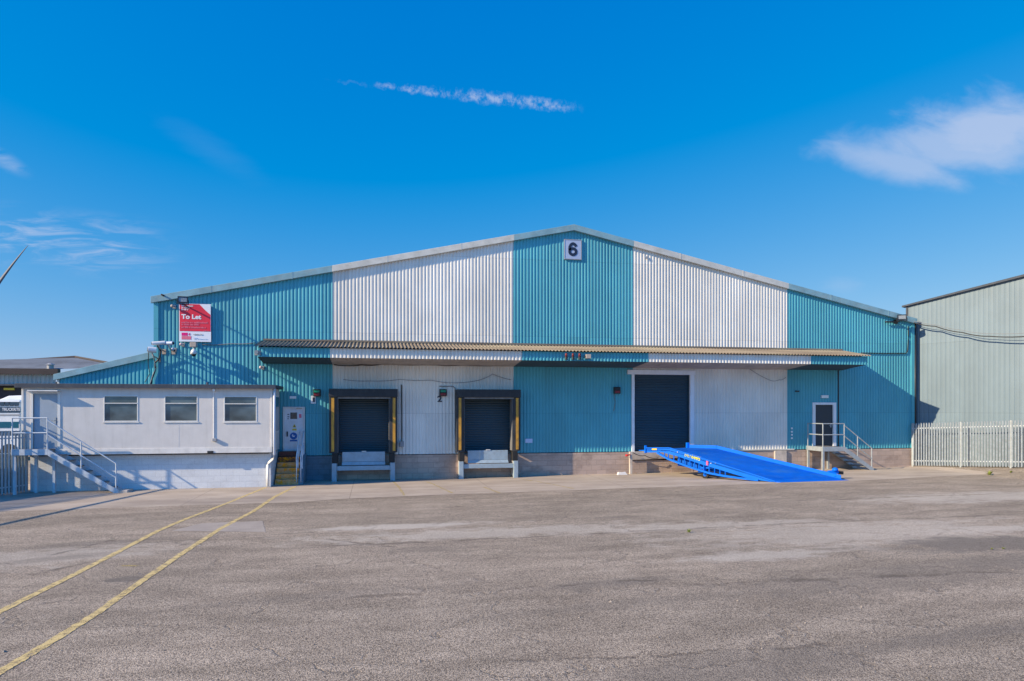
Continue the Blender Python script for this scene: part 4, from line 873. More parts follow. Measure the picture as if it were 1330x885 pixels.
a, b, c, d = door; m2 = MB(); m2.box(a, b, YF + .03, YF + .08, c, d); dd = obj('door', m2, 'grey_door', r, bevel=.004)
m3 = MB(); m3.box(a - .07, a, YF - .02, YF + .1, c, d); m3.box(b, b + .09, YF - .02, YF + .1, c, d); m3.box(a - .07, b + .09, YF - .022, YF + .1, d, d + .06); obj('frame', m3, 'frame_white', dd, bevel=.005)
m3 = MB(); m3.box(b - .12, b - .06, YF + .005, YF + .029, c + .85, c + 1.1); m3.tube([(b - .09, YF + .02, c + 1.0), (b - .09, YF - .04, c + 1.0), (b - .2, YF - .04, c + 1.0)], .013, 6); obj('handle', m3, 'galvanised', dd)
m3 = MB(); m3.box(a - .08, b + .10, YF - .27, YF - .024, d + .075, d + .115); obj('door_hood', m3, 'cabin_trim', r, bevel=.006)
# conduit, boxes and pipes
xx = WX(277.7, YF); m3 = MB(); m3.tube([(xx, YF - .016, cz1 - .02), (xx, YF - .016, WZ(278, 569, YF))], .013, 6); obj('conduit', m3, 'white_plastic', r)
c = W(279, 571.5, YF); m3 = MB(); m3.box(c.x - .07, c.x + .08, YF - .10, YF - .002, c.z - .05, c.z + .05); obj('socket_box', m3, 'grey_plastic', r, bevel=.01)
c = W(278.3, 507, YF); m3 = MB(); m3.tube([(c.x, YF - .005, c.z), (c.x, YF - .10, c.z)], .05, 10); obj('bulkhead_lamp', m3, 'white_plastic', r)
for p in (271.5, 275.5): c = W(p, 587.6, YF); m3 = MB(); m3.box(c.x - .05, c.x + .05, YF - .05, YF - .031, c.z - .05, c.z + .05); obj('air_vent', m3, 'black_plastic', r)
m3 = MB(); xq = cx1 + .11; m3.tube([(xq, YF - .02, cz1 - .02), (xq, YF - .02, 1.25), (xq - .05, YF - .02, 1.08), (xq - .24, YF + .20, .92), (xq - .27, YF + .20, .85), (xq - .27, YF + .20, .03)], .045, 10); obj('downpipe', m3, 'white_plastic', r, smooth=True)
# right hand end: window and dark panel
ya, yb = YF + .75, YF + 1.75; m3 = MB(); m3.box(cx1 + .001, cx1 + .05, ya, yb, cz0 + .7, cz1 - .25); we = obj('window', m3, 'frame_white', r); m3 = MB(); m3.box(cx1 + .051, cx1 + .056, ya + .07, yb - .07, cz0 + .77, cz1 - .32); obj('pane', m3, 'dark_glass', we)
# block base
bx0, bx1, YBF = cx0 + .12, cx1 - .05, YF + .27
mb = MB(); mb.box(bx0, bx1, YBF, YBK, -.05, cz0 - .05); obj('block_base', mb, 'painted_block', r)
mb = MB(); mb.box(bx0 + .05, bx1 - .05, YF + .12, YBF - .001, cz0 - .05, cz0 - .003); obj('gap_strip', mb, 'black_plastic', r)  # black strip standing in for the dark gap under the floor

# ------------------------------------------------------------------ steps at the white door
sx0, sx1 = WX(355.5, 28.4) + .05, WX(387.5, 28.4); n = 6; run = .235
r = thing('concrete_steps', ((sx0 + sx1) / 2, 29.1, 0), 'flight of concrete steps with worn yellow edges up to the white door', 'steps')
for i in range(n):
    ya = Y0 - .06 - run * (n - i); zt = ZD * (i + 1) / (n + .15); za = ZD * i / (n + .15)
    mb = MB(); mb.box(sx0, sx1, ya, Y0 - .03, za if i else -.05, zt - .002); st = obj('step', mb, 'step_concrete' if i < n - 2 else 'rust', r, bevel=.01)
    mb = MB(); mb.box(sx0 + .005, sx1 - .005, ya - .006, ya - .003, za + .015, zt - .01); mb.quad((sx0, ya, zt + .003), (sx1, ya, zt + .003), (sx1, ya + .07, zt + .003), (sx0, ya + .07, zt + .003)); obj('nosing', mb, 'step_yellow' if i < n - 1 else 'rust', st)
mb = MB(); mb.prism([(sx1 + .003, Y0 - .06 - run * n, -.05), (sx1 + .003, Y0 - .03, -.05), (sx1 + .003, Y0 - .03, 1.12), (sx1 + .003, Y0 - .30, 1.12), (sx1 + .003, Y0 - .06 - run * n, .15)], (.18, 0, 0)); obj('side_wall', mb, 'blue_painted_block', r)
for k_, xo in ((0, -.06), (1, .10)):
    mb = MB(); xr = sx1 + xo; yb_, yt_ = Y0 - .1 - run * n, Y0 - .25
    mb.tube([(xr, yb_, .1), (xr, yb_, 1.05), (xr, yt_, 2.02), (xr, Y0 - .03, 2.02)], .022, 8); obj('handrail', mb, 'white_trim', r, smooth=True)
    mb = MB(); mb.tube([(xr, yb_, .55), (xr, yt_, 1.52), (xr, Y0 - .03, 1.52)], .018, 8); obj('mid_rail', mb, 'white_trim', r, smooth=True)
    for q in (.45, .95): mb = MB(); yy = yb_ + (yt_ - yb_) * q; mb.tube([(xr, yy, .1 + .95 * q), (xr, yy, 1.05 + .97 * q)], .02, 8); obj('post', mb, 'white_trim', r)

# ------------------------------------------------------------------ metal stairs
def metal_stair(Yf, Yb, xa, xb, xf, zp, zf, nt, rail, label, legs, mat, hood=0):
    r = thing('metal_stair', ((xa + xb) / 2, (Yf + Yb) / 2, zf), label, 'stairs')
    mb = MB(); mb.box(xa + .05, xb, Yf + .055, Yb, zp - .05, zp); obj('platform', mb, 'tread_steel', r)
    mb = MB(); mb.box(xa, xb, Yf, Yf + .05, zp - .19, zp + .015); mb.box(xa, xa + .045, Yf + .052, Yb, zp - .19, zp + .015); mb.box(xa + .05, xb, Yf + .3, Yf + .36, zp - .17, zp - .052); obj('platform_frame', mb, mat, r, bevel=.006)
    for y in (Yf, Yb - .05):
        mb = MB(); t = .21; mb.prism([(xb + .001, y, zp + .015), (xb + .001, y, zp - t), (xf - .1, y, zf), (xf + .06, y, zf), (xf + .06, y, zf + .09)], (0, .05, 0)); obj('stringer', mb, mat, r, bevel=.005)
    for i in range(nt):
        q = (i + 1) / (nt + 1); x = xb + (xf - xb) * q; z = zp + (zf - zp) * q
        mb = MB(); mb.box(x - .14, x + .12, Yf + .052, Yb - .052, z - .035, z); obj('tread', mb, 'tread_steel', r)
    for lx, ly in legs: mb = MB(); mb.box(lx - .045, lx + .045, ly - .045, ly + .045, zf - .03, zp - .192); obj('leg', mb, mat, r)
    R_ = .024
    posts = [(xa + .03, Yf + .025), ((xa + .03), Yb - .08), (xb - .02, Yf + .025)]
    for x, y in posts: mb = MB(); mb.tube([(x, y, zp + .016), (x, y, zp + rail)], R_, 8); obj('post', mb, mat, r)
    for hh in (rail, rail * .53):
        mb = MB(); mb.tube([(xa + .03, Yb - .08, zp + hh), (xa + .03, Yf + .025, zp + hh), (xb - .02, Yf + .025, zp + hh)], R_, 8); obj('top_rail' if hh == rail else 'mid_rail', mb, mat, r)
    sl = (zf - zp) / (xf - xb)
    for x in ((xb + xf) / 2 - .05, xf - .03):
        z = zp + sl * (x - xb); mb = MB(); mb.tube([(x, Yf + .025, z - .0), (x, Yf + .025, z + rail * .93)], R_, 8); obj('post', mb, mat, r)
    for hh in (rail * .93, rail * .48):
        mb = MB(); mb.tube([(xb - .02, Yf + .025, zp + hh - .0), (xf - .03, Yf + .025, zp + sl * (xf - .03 - xb) + hh)], R_, 8); obj('top_rail' if hh > rail * .6 else 'mid_rail', mb, mat, r)
    return r
YS1 = 26.78; zp = WZ(40, 584.5, YS1); xa, xb, xf = WX(14, YS1), WX(62, YS1), WX(151.5, YS1)
r = metal_stair(YS1, YF - .04, xa, xb, xf, zp, 0.0, 7, 1.09, 'grey steel stair with handrail up to the cabin door', [(xa + .08, YS1 + .1), (xa + .55, YF - .12), (xb - .02, YF - .12)], 'stair_steel')
mb = MB(); mb.box(xf - .05, xf + .35, YS1 + .02, YS1 + .62, -.03, .09); obj('foot_slab', mb, 'concrete', r, bevel=.02)
YS2 = 28.5; xa, xb, xf = WX(1068.5, YS2), WX(1097.5, YS2), WX(1133.5, YS2); zg = gz(xf)
metal_stair(YS2, Y0 - .07, xa, xb, xf, 1.19, zg, 5, 1.07, 'galvanised steel stair with handrail at the dark door on the right', [(xa + .05, YS2 + .05), (xa + .05, Y0 - .15), (xb - .05, Y0 - .15)], 'galvanised')

# ------------------------------------------------------------------ yard ramp
A, Bf, C, D = Vector((11.5, 28.6, 0)), Vector((13.85, 29.45, 0)), Vector((15.4, 24.9, 0)), Vector((18.45, 25.05, 0))
P1 = A.lerp(C, .205); P2 = Bf.lerp(D, .205)
r = thing('yard_ramp', (15.0, 27.0, gz(15)), 'bright blue steel loading ramp sloping from the yard up to the tall roller door', 'loading ramp')
ax = (C - A).normalized(); nrm = Vector((ax.y, -ax.x, 0))
if nrm.y > 0: nrm = -nrm                          # outward (towards the camera)
def zz(p, z): return Vector((p.x, p.y, z))
ZT, ZE = 1.29, .10                                # side top at the level part, at the foot
gC = gz(15.4)
deckA, deckB = 1.19, gC + .03
mb = MB(); th = .05
def slab(a, b, c, d, za, zb):                     # a-b upper edge, d-c lower edge
    mb.hull8([zz(a, za - th), zz(d, zb - th), zz(c, zb - th), zz(b, za - th)], [zz(a, za), zz(d, zb), zz(c, zb), zz(b, za)])
slab(A, Bf, P2, P1, deckA, deckA); slab(P1 + ax * .002, P2 + ax * .002, D, C, deckA, deckB + .02); dk = obj('deck', mb, 'ramp_deck', r)
# raised anti-slip bars across the deck
mb = MB()
for i in range(26):
    q = .04 + i * .036; a, b = P1.lerp(C, q), P2.lerp(D, q); z = deckA + (deckB + .02 - deckA) * q + .006
    w_ = (b - a).normalized(); mb.bar(zz(a + w_ * .16, z), zz(b - w_ * .16, z), .02, .012)
obj('grip_bars', mb, 'ramp_deck', dk)
def near(px, py):                                 # measured point on the near side plane
    ry = RAY(px, py); t = (A - EYE).dot(nrm) / ry.dot(nrm); return EYE + ry * t
inn = -nrm * .06
mb = MB(); pts = [near(838.5, 581.5), near(838.5, 588), near(861, 587.8), near(880, 593), near(898, 599), near(916, 605), near(934, 610.2), near(950, 615.2), near(975, 622.5), near(1003, 627.2)]
for p in pts: p.z = max(p.z, gz(p.x) + .01)
top = [near(1008, 625.6), near(869.5, 581.5)]
mb.prism(pts + top, inn); obj('side_beam', mb, 'ramp_blue', r, bevel=.006)
def flange(mb, pa, pb, w, h, out=.035): 
    d_ = (pb - pa).normalized(); up = nrm.cross(d_); up = -up if up.z < 0 else up; o = nrm * out
    c = [inn, o]; mb.hull8([pa + c[0], pb + c[0], pb + c[1], pa + c[1]], [pa + c[0] + up * h, pb + c[0] + up * h, pb + c[1] + up * h, pa + c[1] + up * h])
mb = MB(); flange(mb, near(838.5, 582.4), near(869.5, 582.4), 0, .035); flange(mb, near(869.7, 582.4), near(1007, 626.2), 0, .035); obj('edge_rail', mb, 'ramp_blue', r)
mb = MB(); ch = [near(853, 589), near(868, 597.5), near(880, 602), near(892, 606.6), near(904, 610.6), near(920, 615.6), near(940, 619.4), near(964, 622.8), near(985, 625)]
for pa, pb in zip(ch, ch[1:]): flange(mb, pa, pb, 0, .075, .05)
obj('bottom_chord', mb, 'ramp_blue', r)
def interp(t, px):
    for (x0_, y0_), (x1_, y1_) in zip(t, t[1:]):
        if x0_ <= px <= x1_: return y0_ + (y1_ - y0_) * (px - x0_) / (x1_ - x0_)
UP = [(855, 587.8), (861, 587.8), (880, 593), (898, 599), (916, 605), (934, 610.2), (950, 615.2)]
LO = [(853, 589), (868, 597.5), (880, 602), (892, 606.6), (904, 610.6), (920, 615.6), (940, 619.4), (964, 622.8)]
upper = lambda px: near(px, interp(UP, px) - .4)
lower = lambda px: near(px, interp(LO, px))
for px in (863, 868, 875, 882, 889, 896, 902, 908, 914, 921, 928, 935, 942):
    a, b = lower(px), upper(px)
    if b.z - a.z > .03: mb = MB(); mb.bar(a + inn * .3, b + inn * .3, .035); obj('web_strut', mb, 'ramp_blue', r)
mb = MB(); q0, q1 = P1.lerp(P2, .16), C.lerp(D, .16); mb.hull8([zz(q0, .52), zz(q1, gC - .02), zz(q1 - nrm * .05, gC - .02), zz(q0 - nrm * .05, .52)], [zz(q0, 1.13), zz(q1, gC + .02), zz(q1 - nrm * .05, gC + .02), zz(q0 - nrm * .05, 1.13)]); obj('shade_beam', mb, 'ramp_deck', r)  # added beam, hides the lit ground so the strut openings look dark
# far side kerb
mb = MB(); o2 = (D - Bf).normalized(); n2 = Vector((-o2.y, o2.x, 0)); n2 = -n2 if n2.dot(P2 - P1) < 0 else n2
def kerb(pa, pb, za, zb, h0, h1): mb.hull8([zz(pa, za), zz(pb, zb), zz(pb + n2 * .08, zb), zz(pa + n2 * .08, za)], [zz(pa, za + h0), zz(pb, zb + h1), zz(pb + n2 * .08, zb + h1), zz(pa + n2 * .08, za + h0)])
kerb(Bf, P2, deckA - .2, deckA - .2, .335, .335); kerb(P2 + o2 * .001, D - o2 * .05, deckA - .2, deckB - .02, .335, .20); obj('kerb', mb, 'ramp_blue', r, bevel=.008)
mb = MB(); w_ = (D - C).normalized(); mb.hull8([zz(C, gC + .006), zz(D, gC + .012), zz(D + ax * .22, gC + .014), zz(C + ax * .18, gC + .006)], [zz(C, deckB + .015), zz(D, deckB + .015), zz(D + ax * .24, gC + .03), zz(C + ax * .2, gC + .022)]); obj('toe_plate', mb, 'ramp_blue', r)
mb = MB(); p = near(838.5, 584); mb.box(p.x - .05, p.x + .05, p.y - .05, p.y + .05, 1.03, 1.36); obj('lug', mb, 'ramp_blue', r, bevel=.02)
mb = MB(); mb.box(Bf.x - .05, Bf.x + .09, Bf.y - .06, Bf.y + .08, 1.1, 1.42); obj('lug', mb, 'ramp_blue', r, bevel=.02)
mb = MB(); w3 = (Bf - A).normalized(); mb.hull8([zz(A - ax * .30, 1.12), zz(A, 1.12), zz(Bf, 1.12), zz(Bf - ax * .12, 1.12)], [zz(A - ax * .30, 1.15), zz(A, 1.165), zz(Bf, 1.165), zz(Bf - ax * .12, 1.15)]); obj('dock_lip', mb, 'ramp_blue', r)
mb = MB(); mb.box(0, 0, 0, 0, 0, 0) if False else None
pa, pb = near(846.8, 584.6), near(853.2, 584.6); mb = MB(); o = nrm * .006; up = Vector((0, 0, .09)); mb.prism([pa + o, pb + o, pb + o + up, pa + o + up], nrm * .008); obj('reflector', mb, 'bright_yellow', r)
pa, pb = near(917.6, 604), near(920, 604.6); mb = MB(); mb.prism([pa + o, pb + o, pb + o + Vector((0, 0, .17)), pa + o + Vector((0, 0, .17))], nrm * .03); obj('tail_light', mb, 'pink_plastic', r)
mb = MB(); a = near(889, 592.6); b = near(908.5, 598.9)
d_ = (b - a); up = Vector((0, 0, 1)); L = d_.length
text_fit(mb, 'EASY', a + nrm * .004 + d_ * .0, d_, up - d_.normalized() * up.dot(d_.normalized()), L * .42, .15, .0); text_fit(mb, 'RAMPS', a + nrm * .004 + d_ * .45, d_, up - d_.normalized() * up.dot(d_.normalized()), L * .56, .17, .03)
obj('lettering', mb, 'lettering_yellow', r)
for px, py in ((880, 587.5), (923.5, 602), (929.5, 601.5), (938.5, 604)):
    p = near(px, py); mb = MB(); mb.ball(p + nrm * .008, .022, 8, 6); obj('bolt', mb, 'white_plastic', r)
# jacking wheels under the ramp
for side in (0, 1):
    c = near(914.5, 612) + inn * 3 if side == 0 else near(914.5, 612) + (P2 - P1) * .8
    wc = Vector((c.x, c.y, gz(c.x) + .16)); mb = MB(); mb.tube([wc - nrm * .07, wc + nrm * .07], .16, 18); wv = obj('wheel', mb, 'black_rubber', r, bevel=.015)
    mb = MB(); mb.tube([wc - nrm * .08, wc + nrm * .08], .07, 12); obj('hub', mb, 'ramp_blue', wv)
    mb = MB(); mb.bar(wc + Vector((-.22, .2, .12)), wc + Vector((.0, 0, .1)), .08); mb.bar(wc + nrm * .09 , wc + nrm * .09 + Vector((0, 0, .34)), .07); mb.bar(wc - nrm * .09, wc - nrm * .09 + Vector((0, 0, .34)), .07); mb.bar(wc + Vector((-.1, .1, .28)), wc + Vector((.25, -.2, .3)), .22, .06); obj('wheel_fork', mb, 'ramp_blue', r)
# coupling head beyond the far foot corner
c = Vector((D.x + .02, D.y + .45, gz(18) + .28)); mb = MB()
mb.bar(c + Vector((-.28, .1, -.02)), c + Vector((.12, 0, .02)), .13, .15); mb.ball(c + Vector((-.02, 0, .10)), .12, 12, 8, .8); mb.bar(c + Vector((-.05, -.05, -.05)), zz(D + o2 * -.25, .2), .09); obj('coupling', mb, 'ramp_blue', r, bevel=.02)
mb = MB(); mb.bar(c + Vector((.125, 0, -.02)), c + Vector((.33, -.02, -.03)), .10, .13); obj('coupling_jaw', mb, 'black_rubber', r, bevel=.015)
# bent guard post and handle left of the ramp
p = GP(819.3, 616); r = thing('guard_post', p, 'pale weathered post standing left of the tall roller door', 'post')
mb = MB(); mb.hull8([(p.x - .06, p.y - .06, 0), (p.x + .06, p.y - .06, 0), (p.x + .06, p.y + .06, 0), (p.x - .06, p.y + .06, 0)], [(p.x - .07, p.y - .06, 1.04), (p.x + .05, p.y - .06, 1.04), (p.x + .05, p.y + .06, 1.04), (p.x - .07, p.y + .06, 1.04)]); obj('post', mb, 'concrete', r, bevel=.008)
mb = MB(); z = WZ(812, 591.5, p.y); mb.tube([(p.x - .06, p.y - .07, z + .03), (p.x - .2, p.y - .12, z)], .03, 8); mb.ball((p.x - .24, p.y - .13, z), .07, 10, 7, .7); obj('red_handle', mb, 'signal_red', r)
mb = MB(); q = GP(824, 614); mb.tube([(q.x, q.y, q.z), (q.x, q.y, q.z + .24)], .035, 8); tag(obj('yellow_peg', mb, 'bright_yellow', loc=q), 'short yellow peg at the foot of the wall by the pale post', 'peg')
cable([at(822, 588, 29.55), at(838, 592, 29.5), at(855, 595, 29.6)], .016, 'cable_black', 'black hose hanging between the pale post and the blue ramp', 'hose', 'hose', 5, .06)
for px, py, lb in ((514, 621.5, 'x'),):
    pass
g = GP(555.5, 620.5); mb = MB(); mb.hull8([(g.x - .2, g.y - .05, .006), (g.x + .2, g.y - .05, .006), (g.x + .2, g.y + .12, .006), (g.x - .2, g.y + .12, .006)], [(g.x - .14, g.y - .03, .12), (g.x + .10, g.y - .03, .15), (g.x + .12, g.y + .1, .13), (g.x - .15, g.y + .1, .12)])
tag(obj('litter', mb, 'paper_white', loc=g), 'pale crumpled litter at the wall foot between the two docks', 'litter')
g = GP(809, 617); mb = MB(); mb.hull8([(g.x - .25, g.y - .05, g.z), (g.x + .2, g.y - .05, g.z), (g.x + .2, g.y + .1, g.z), (g.x - .25, g.y + .1, g.z)], [(g.x - .2, g.y - .03, g.z + .1), (g.x + .1, g.y - .03, g.z + .14), (g.x + .12, g.y + .1, g.z + .1), (g.x - .2, g.y + .1, g.z + .12)])
tag(obj('litter', mb, 'paper_white', loc=g), 'pale rubble lump at the wall foot left of the pale post', 'litter')

# ------------------------------------------------------------------ grey neighbour at the right
wd = Vector((.447, -.894, 0)).normalized(); wn = Vector((-wd.y, wd.x, 0))        # wn points into the building
wn = wn if wn.x > 0 else -wn
W0 = Vector((25.95, 30.35, 0))
def wall_pt(px, py):
    ry = RAY(px, py); t = (W0 - EYE).dot(wn) / ry.dot(wn); return EYE + ry * t
e0, e1 = wall_pt(1178, 397.1), wall_pt(1330, 358.6); s1_ = (e1 - W0).dot(wd); sl = (e1.z - e0.z) / s1_
LW = 14.0
r = thing('neighbour_building', W0, 'plain grey green clad building at the right edge behind the palisade fence', 'building')
tf = lambda p: W0 + wd * p.x + wn * p.y + Vector((0, 0, p.z))
mb = MB(tf); corr(mb, 0, LW, lambda x: 0, lambda x: e0.z + sl * x, 0, .20, .010, profile=[(0, 0), (.66, 0), (.74, 1), (.92, 1)]); obj('cladding', mb, 'grey_cladding', r)
mb = MB(tf); mb.prism([(-.18, -.14, e0.z - .05 - .18 * sl), (LW, -.14, e0.z - .05 + LW * sl), (LW, -.14, e0.z + .09 + LW * sl), (-.18, -.14, e0.z + .03 - .18 * sl)], (0, .35, 0)); obj('roof_edge', mb, 'roof_felt', r)
mb = MB(tf); mb.prism([(0, .22, e0.z - .02), (LW, .22, e0.z + LW * sl - .02), (LW, .22, e0.z + LW * sl + .05), (0, .22, e0.z + .05)], (0, 20, 0)); obj('roof', mb, 'far_roof', r)
mb = MB(tf); mb.box(-.03, .06, -.04, 20, 0, e0.z - .06); obj('corner_flashing', mb, 'roof_felt', r)

# ------------------------------------------------------------------ palisade fences
def palisade(p0, d, length, bay, h, label, grp, pitch=.145, first_post=True):
    d = Vector(d).normalized(); nn = Vector((-d.y, d.x, 0)); nn = nn if nn.y < 0 else -nn        # nn faces the camera
    r = thing('palisade_fence', p0, label, 'fence')
    def pt(s, o, z): q = Vector(p0) + d * s + nn * o; return Vector((q.x, q.y, gz(q.x) + z))
    s = 0.0; i = 0; proto = None
    while s < length + .01:
        if s + .001 >= bay * i:
            mb = MB(); a, b, c, e = pt(s - .035, -.09, -.02), pt(s + .035, -.09, -.02), pt(s + .035, -.02, -.02), pt(s - .035, -.02, -.02); u = Vector((0, 0, h + .02))
            mb.hull8([a, b, c, e], [a + u, b + u, c + u, e + u]); obj('post', mb, 'galvanised', r); i += 1
        if proto is None:
            w = .034; mb = MB()                       # W section pale with a three pointed top
            prof = [(-w, 0), (-w * .55, .018), (0, .004), (w * .55, .018), (w, 0)]; q = pt(s + .07, 0, 0)
            tops = [h - .06, h + .02, h - .03, h + .02, h - .06]
            vs = [q + d * a + nn * b + Vector((0, 0, .05)) for a, b in prof] + [q + d * a + nn * b + Vector((0, 0, t_)) for (a, b), t_ in zip(prof, tops)]
            vs += [v - nn * .006 for v in vs]
            fs = [(k, k + 1, k + 6, k + 5) for k in range(4)] + [(10 + k, 15 + k, 16 + k, 11 + k) for k in range(4)] + [(0, 5, 15, 10), (4, 14, 19, 9)]
            mb.add(vs, fs); proto = obj('pale', mb, 'galvanised', r); s_first = s + .07
        else:
            c = proto.copy(); COL.objects.link(c); c.parent = r; q = pt(s + .07, 0, 0) - pt(s_first, 0, 0); c.location = q
        s += pitch
    for z in (.28, h - .25):
        mb = MB(); ns = 6
        for j in range(ns): mb.bar(pt(length * j / ns, -.025, z), pt(length * (j + 1) / ns, -.025, z), .012, .045)
        obj('rail', mb, 'stair_steel', r)
    return r
palisade((25.62, 29.62, 0), (.447, -.894, 0), 7.2, 1.98, 2.1, 'silver palisade fence in front of the grey building at the right', None, .116)
palisade((-11.95, 27.45, 0), (-.43, -.9, 0), 6.6, 2.75, 2.2, 'palisade fence at the left edge behind the cabin stair', None, .125)
lw0, ld = Vector((-12.35, 28.3, 0)), Vector((-.43, -.9, 0)).normalized()
mb = MB(lambda p: lw0 + ld * p.x + Vector((-ld.y, ld.x, 0)) * -p.y + Vector((0, 0, p.z)))
mb.box(0, 9, 0, .22, -.1, 1.32); mb.box(-.0, 9, -.03, .25, 1.322, 1.38)
tag(obj('boundary_wall', mb, 'blue_painted_block', loc=lw0), 'low dark block wall behind the left palisade fence', 'wall')
# weeds
def weed(px, py, s, label, up=True):
    g = GP(px, py); mb = MB()
    for i in range(16):
        a = random.uniform(0, 6.28); L = s * random.uniform(.3, .8); d = Vector((math.cos(a), math.sin(a), random.uniform(.4, 2.0))).normalized(); u = d.cross(Vector((0, 0, 1))).normalized() * s * .10
        m_ = g + d * L * .55; mb.add([g, m_ + u, g + d * L, m_ - u], [(0, 1, 2, 3)])
    tag(obj('weed', mb, 'weed_green', loc=g), label, 'weed')
weed(1285.5, 609, .35, 'tallest green weed at the foot of the right fence'); weed(1313, 609, .18, 'small weed at the right fence near the photo edge'); weed(895, 692, .16, 'lone weed in the yard in front of the ramp')
weed(1303, 713.5, .10, 'tiny yellowish weed by the dark stain, nearest the right edge'); weed(1288, 714, .08, 'tiny yellowish weed on the dark stain, left one')

mb = MB(); random.seed(11)
for i in range(420):
    px, py = random.uniform(-20, 1350), 628 + 257 * random.random() ** 1.7
    if random.random() < .3: px, py = random.uniform(430, 1190), random.uniform(612, 624)
    g = GP(px, py); s_ = random.uniform(.008, .022) * (1.6 if random.random() < .06 else 1)
    if g.y > Y0 - .08: continue
    a = random.uniform(0, 6.28); pts = []
    for j in range(5): t = a + j * 1.2566; rr = s_ * random.uniform(.6, 1.2); pts.append((g.x + rr * math.cos(t), g.y + rr * math.sin(t), g.z + .003))
    mb.add(pts + [(g.x + s_ * .2, g.y, g.z + .003 + s_ * random.uniform(.4, .9))], [(0, 1, 5), (1, 2, 5), (2, 3, 5), (3, 4, 5), (4, 0, 5)])
paint('grit_stone', (.27, .23, .195), .9, .6, (9, 9, 9)); setting('loose_grit', mb, 'grit_stone', 'stuff')
# ------------------------------------------------------------------ background at the left
YG = 58.0
r = thing('far_shed', (WX(-60, YG), YG, 0), 'grey shed with a stained low roof far behind the cabin on the left', 'building')
xa, xb = WX(-300, YG), WX(72.5, YG); ze = WZ(30, 486.5, YG); zlow = WZ(10, 499, YG)
mb = MB(); corr(mb, xa, xb, lambda x: zlow, lambda x: ze, YG, .30, .05); obj('cladding', mb, 'far_cladding', r)
mb = MB(); mb.box(xa, xb, YG + .3, YG + .5, 0, zlow + .2); obj('opening', mb, 'far_dark', r)
mb = MB(); mb.box(xa, xb, YG - .15, YG + .1, zlow - .12, zlow - .002); obj('door_head', mb, 'roof_felt', r)
mb = MB(); mb.box(xa, xb + .3, YG - .45, YG + .05, ze + .002, ze + .42); obj('gutter', mb, 'far_dark', r)
p_e0, p_e1 = Vector((xa, YG - .1, ze + .42)), Vector((xb + .3, YG - .1, ze + .42)); YR = YG + 9
ra, rb = W(-300, 491, YR), W(98, 464.6, YR); rc = W(165, 477, YG + 3)
mb = MB(); mb.quad(p_e0, p_e1, rb, ra); mb.add([p_e1, rc, rb], [(0, 1, 2)]); obj('roof', mb, 'far_roof', r)
mb = MB(); mb.tube([ra + Vector((0, 0, .05)), rb + Vector((0, 0, .05)), rc + Vector((0, 0, .05))], .12, 6); obj('ridge', mb, 'far_dark', r)
c = W(63, 479, YG - .2); mb = MB(); mb.tube([(c.x, c.y + .3, c.z - .3), (c.x, c.y + .3, c.z + .3)], .22, 10); mb.tube([(c.x, c.y + .3, c.z + .3), (c.x, c.y + .3, c.z + .42)], .32, 10, .1); obj('roof_vent', mb, 'grey_plastic', r)
mb = MB(); c = W(12, 505.5, YG + .25); mb.box(c.x - .35, c.x + .35, YG + .2, YG + .29, c.z - .08, c.z + .08); obj('lamp', mb, 'bright_yellow', r)
# parked coach seen over the fence
YV = 44.0; xa, xb = WX(-120, YV), WX(27.5, YV); r = thing('parked_coach', ((xa + xb) / 2, YV, 0), 'white coach with a navy lettered band parked beyond the left fence', 'coach')
zt = WZ(10, 520, YV); zz0 = .45
mb = MB(); mb.box(xa, xb, YV, YV + 2.5, zz0, zt); obj('body', mb, 'vehicle_white', r, bevel=.12)
def band(name, py0, py1, mat, px0=-115, px1=26.5, d=.02): 
    mb = MB(); z0_, z1_ = WZ(10, py1, YV), WZ(10, py0, YV); mb.box(WX(px0, YV), WX(px1, YV), YV - d, YV - .002, z0_, z1_); return obj(name, mb, mat, r)
band('roof_rail', 522, 523, 'grey_plastic'); band('name_band', 529, 536.2, 'vehicle_navy'); band('trim_line', 538.3, 540, 'grey_plastic'); band('side_window', 548, 556, 'vehicle_teal'); band('side_window', 560, 566, 'vehicle_navy', d=.015)
for i in range(5):
    c = W(2.5 + i * 6.2 - 6, 524.8, YV - .05); mb = MB(); mb.prism([(c.x - .16, c.y, c.z + .1), (c.x - .08, c.y, c.z - .12), (c.x + .08, c.y, c.z - .12), (c.x + .16, c.y, c.z + .1)], (0, .04, 0)); obj('vent', mb, 'vehicle_navy', r)
mb = MB(); a, b = W(3, 533.9, YV), W(26.3, 530, YV); text_fit(mb, 'TRUCKRITE', (a.x, YV - .026, a.z), (1, 0, 0), (0, 0, 1), b.x - a.x, b.z - a.z, .01); obj('lettering', mb, 'sign_white', r)
c = W(20, 517.5, YV + .8); mb = MB(); mb.hull8([(c.x - .9, c.y, zt), (c.x + .6, c.y, zt), (c.x + .6, c.y + 1.2, zt), (c.x - .9, c.y + 1.2, zt)], [(c.x - .4, c.y + .1, zt + .26), (c.x + .5, c.y + .1, zt + .3), (c.x + .5, c.y + 1.1, zt + .3), (c.x - .4, c.y + 1.1, zt + .26)]); obj('roof_unit', mb, 'vehicle_white', r, bevel=.05)
for px in (-80, 12): c = W(px, 590, YV); mb = MB(); mb.tube([(c.x, YV - .03, .48), (c.x, YV + .3, .48)], .48, 20); obj('wheel', mb, 'black_rubber', r)
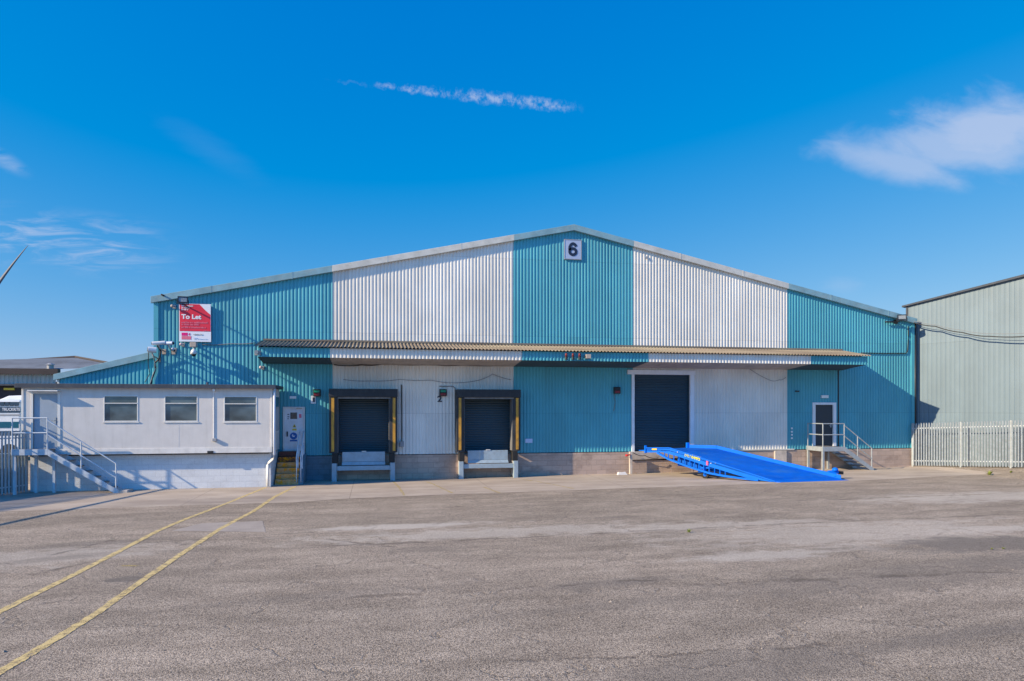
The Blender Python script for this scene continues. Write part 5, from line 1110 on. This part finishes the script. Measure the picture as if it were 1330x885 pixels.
# wind turbine, its hub beyond the left edge of the view
YT_ = 260.0; hub = W(-36, 424, YT_); r = thing('wind_turbine', (hub.x, YT_, 0), 'curved dark wind turbine blade tip rising at the left edge of the sky', 'wind turbine')
mb = MB(); mb.tube([(hub.x, YT_ + 2.5, 0), (hub.x, YT_ + 2.5, hub.z)], 2.0, 20, 1.2); obj('tower', mb, 'turbine_grey', r, smooth=True)
mb = MB(); mb.box(hub.x - 1.6, hub.x + 1.6, YT_ - .2, YT_ + 7, hub.z - 1.5, hub.z + 1.6); mb.ball((hub.x, YT_ - .8, hub.z), 1.4, 14, 10); obj('nacelle', mb, 'turbine_grey', r, bevel=.3)
tip = W(38, 319.5, YT_); d0 = tip - hub; BL = math.hypot(d0.x, d0.z); ang0 = math.atan2(d0.z, d0.x)
for j in range(3):
    an = ang0 + j * 2.0944; e_ = Vector((math.cos(an), 0, math.sin(an))); s_ = Vector((math.sin(an), 0, -math.cos(an))); vs = []; fs = []; n = 14
    for i in range(n + 1):
        q = i / n; wd_ = (0.85 * (1 - q) ** .8 + .06) * (1 if q > .12 else .6 + q * 3.3); bend = s_ * (-2.0 * (q - q * q) * 1.0) + Vector((0, 0, 0)); c = Vector((hub.x, YT_ - .8, hub.z)) + e_ * BL * q + bend * 1.3
        vs += [c + s_ * wd_, c + Vector((0, .28 * (1 - q) + .03, 0)), c - s_ * wd_, c - Vector((0, .28 * (1 - q) + .03, 0))]
    for i in range(n):
        for m_ in range(4): a = i * 4 + m_; b = i * 4 + (m_ + 1) % 4; fs.append((a, b, b + 4, a + 4))
    mb = MB(); mb.add(vs, fs); obj('blade', mb, 'turbine_grey', r, smooth=True)
# service line on poles past the left edge; its shadow crosses the yard
off = Vector((-7.26, -1.82, 3.74)) * (4.2 / 3.74)
g0, g1 = GP(0, 683), GP(212, 636.5); dv = (g1 - g0) / (g1 - g0).length
pa, pb = g0 - dv * 9 + off, g1 + dv * 2.2 + off
cable([pa, pb], .055, 'cable_black', 'thick overhead service line just past the left edge, shadow across the yard', 'service_line', 'cable', 14, .05)
for p, lb in ((pa, 'near timber pole carrying the service line at the left'), (pb, 'far timber pole carrying the service line at the left')):
    mb = MB(); mb.tube([(p.x, p.y, -.1), (p.x, p.y, p.z + .25)], .11, 12, .09); tag(obj('utility_pole', mb, 'dark_timber', loc=(p.x, p.y, 0)), lb, 'pole')

# ------------------------------------------------------------------ render settings
SC.render.engine = 'CYCLES'
SC.render.resolution_x = 1024; SC.render.resolution_y = 681
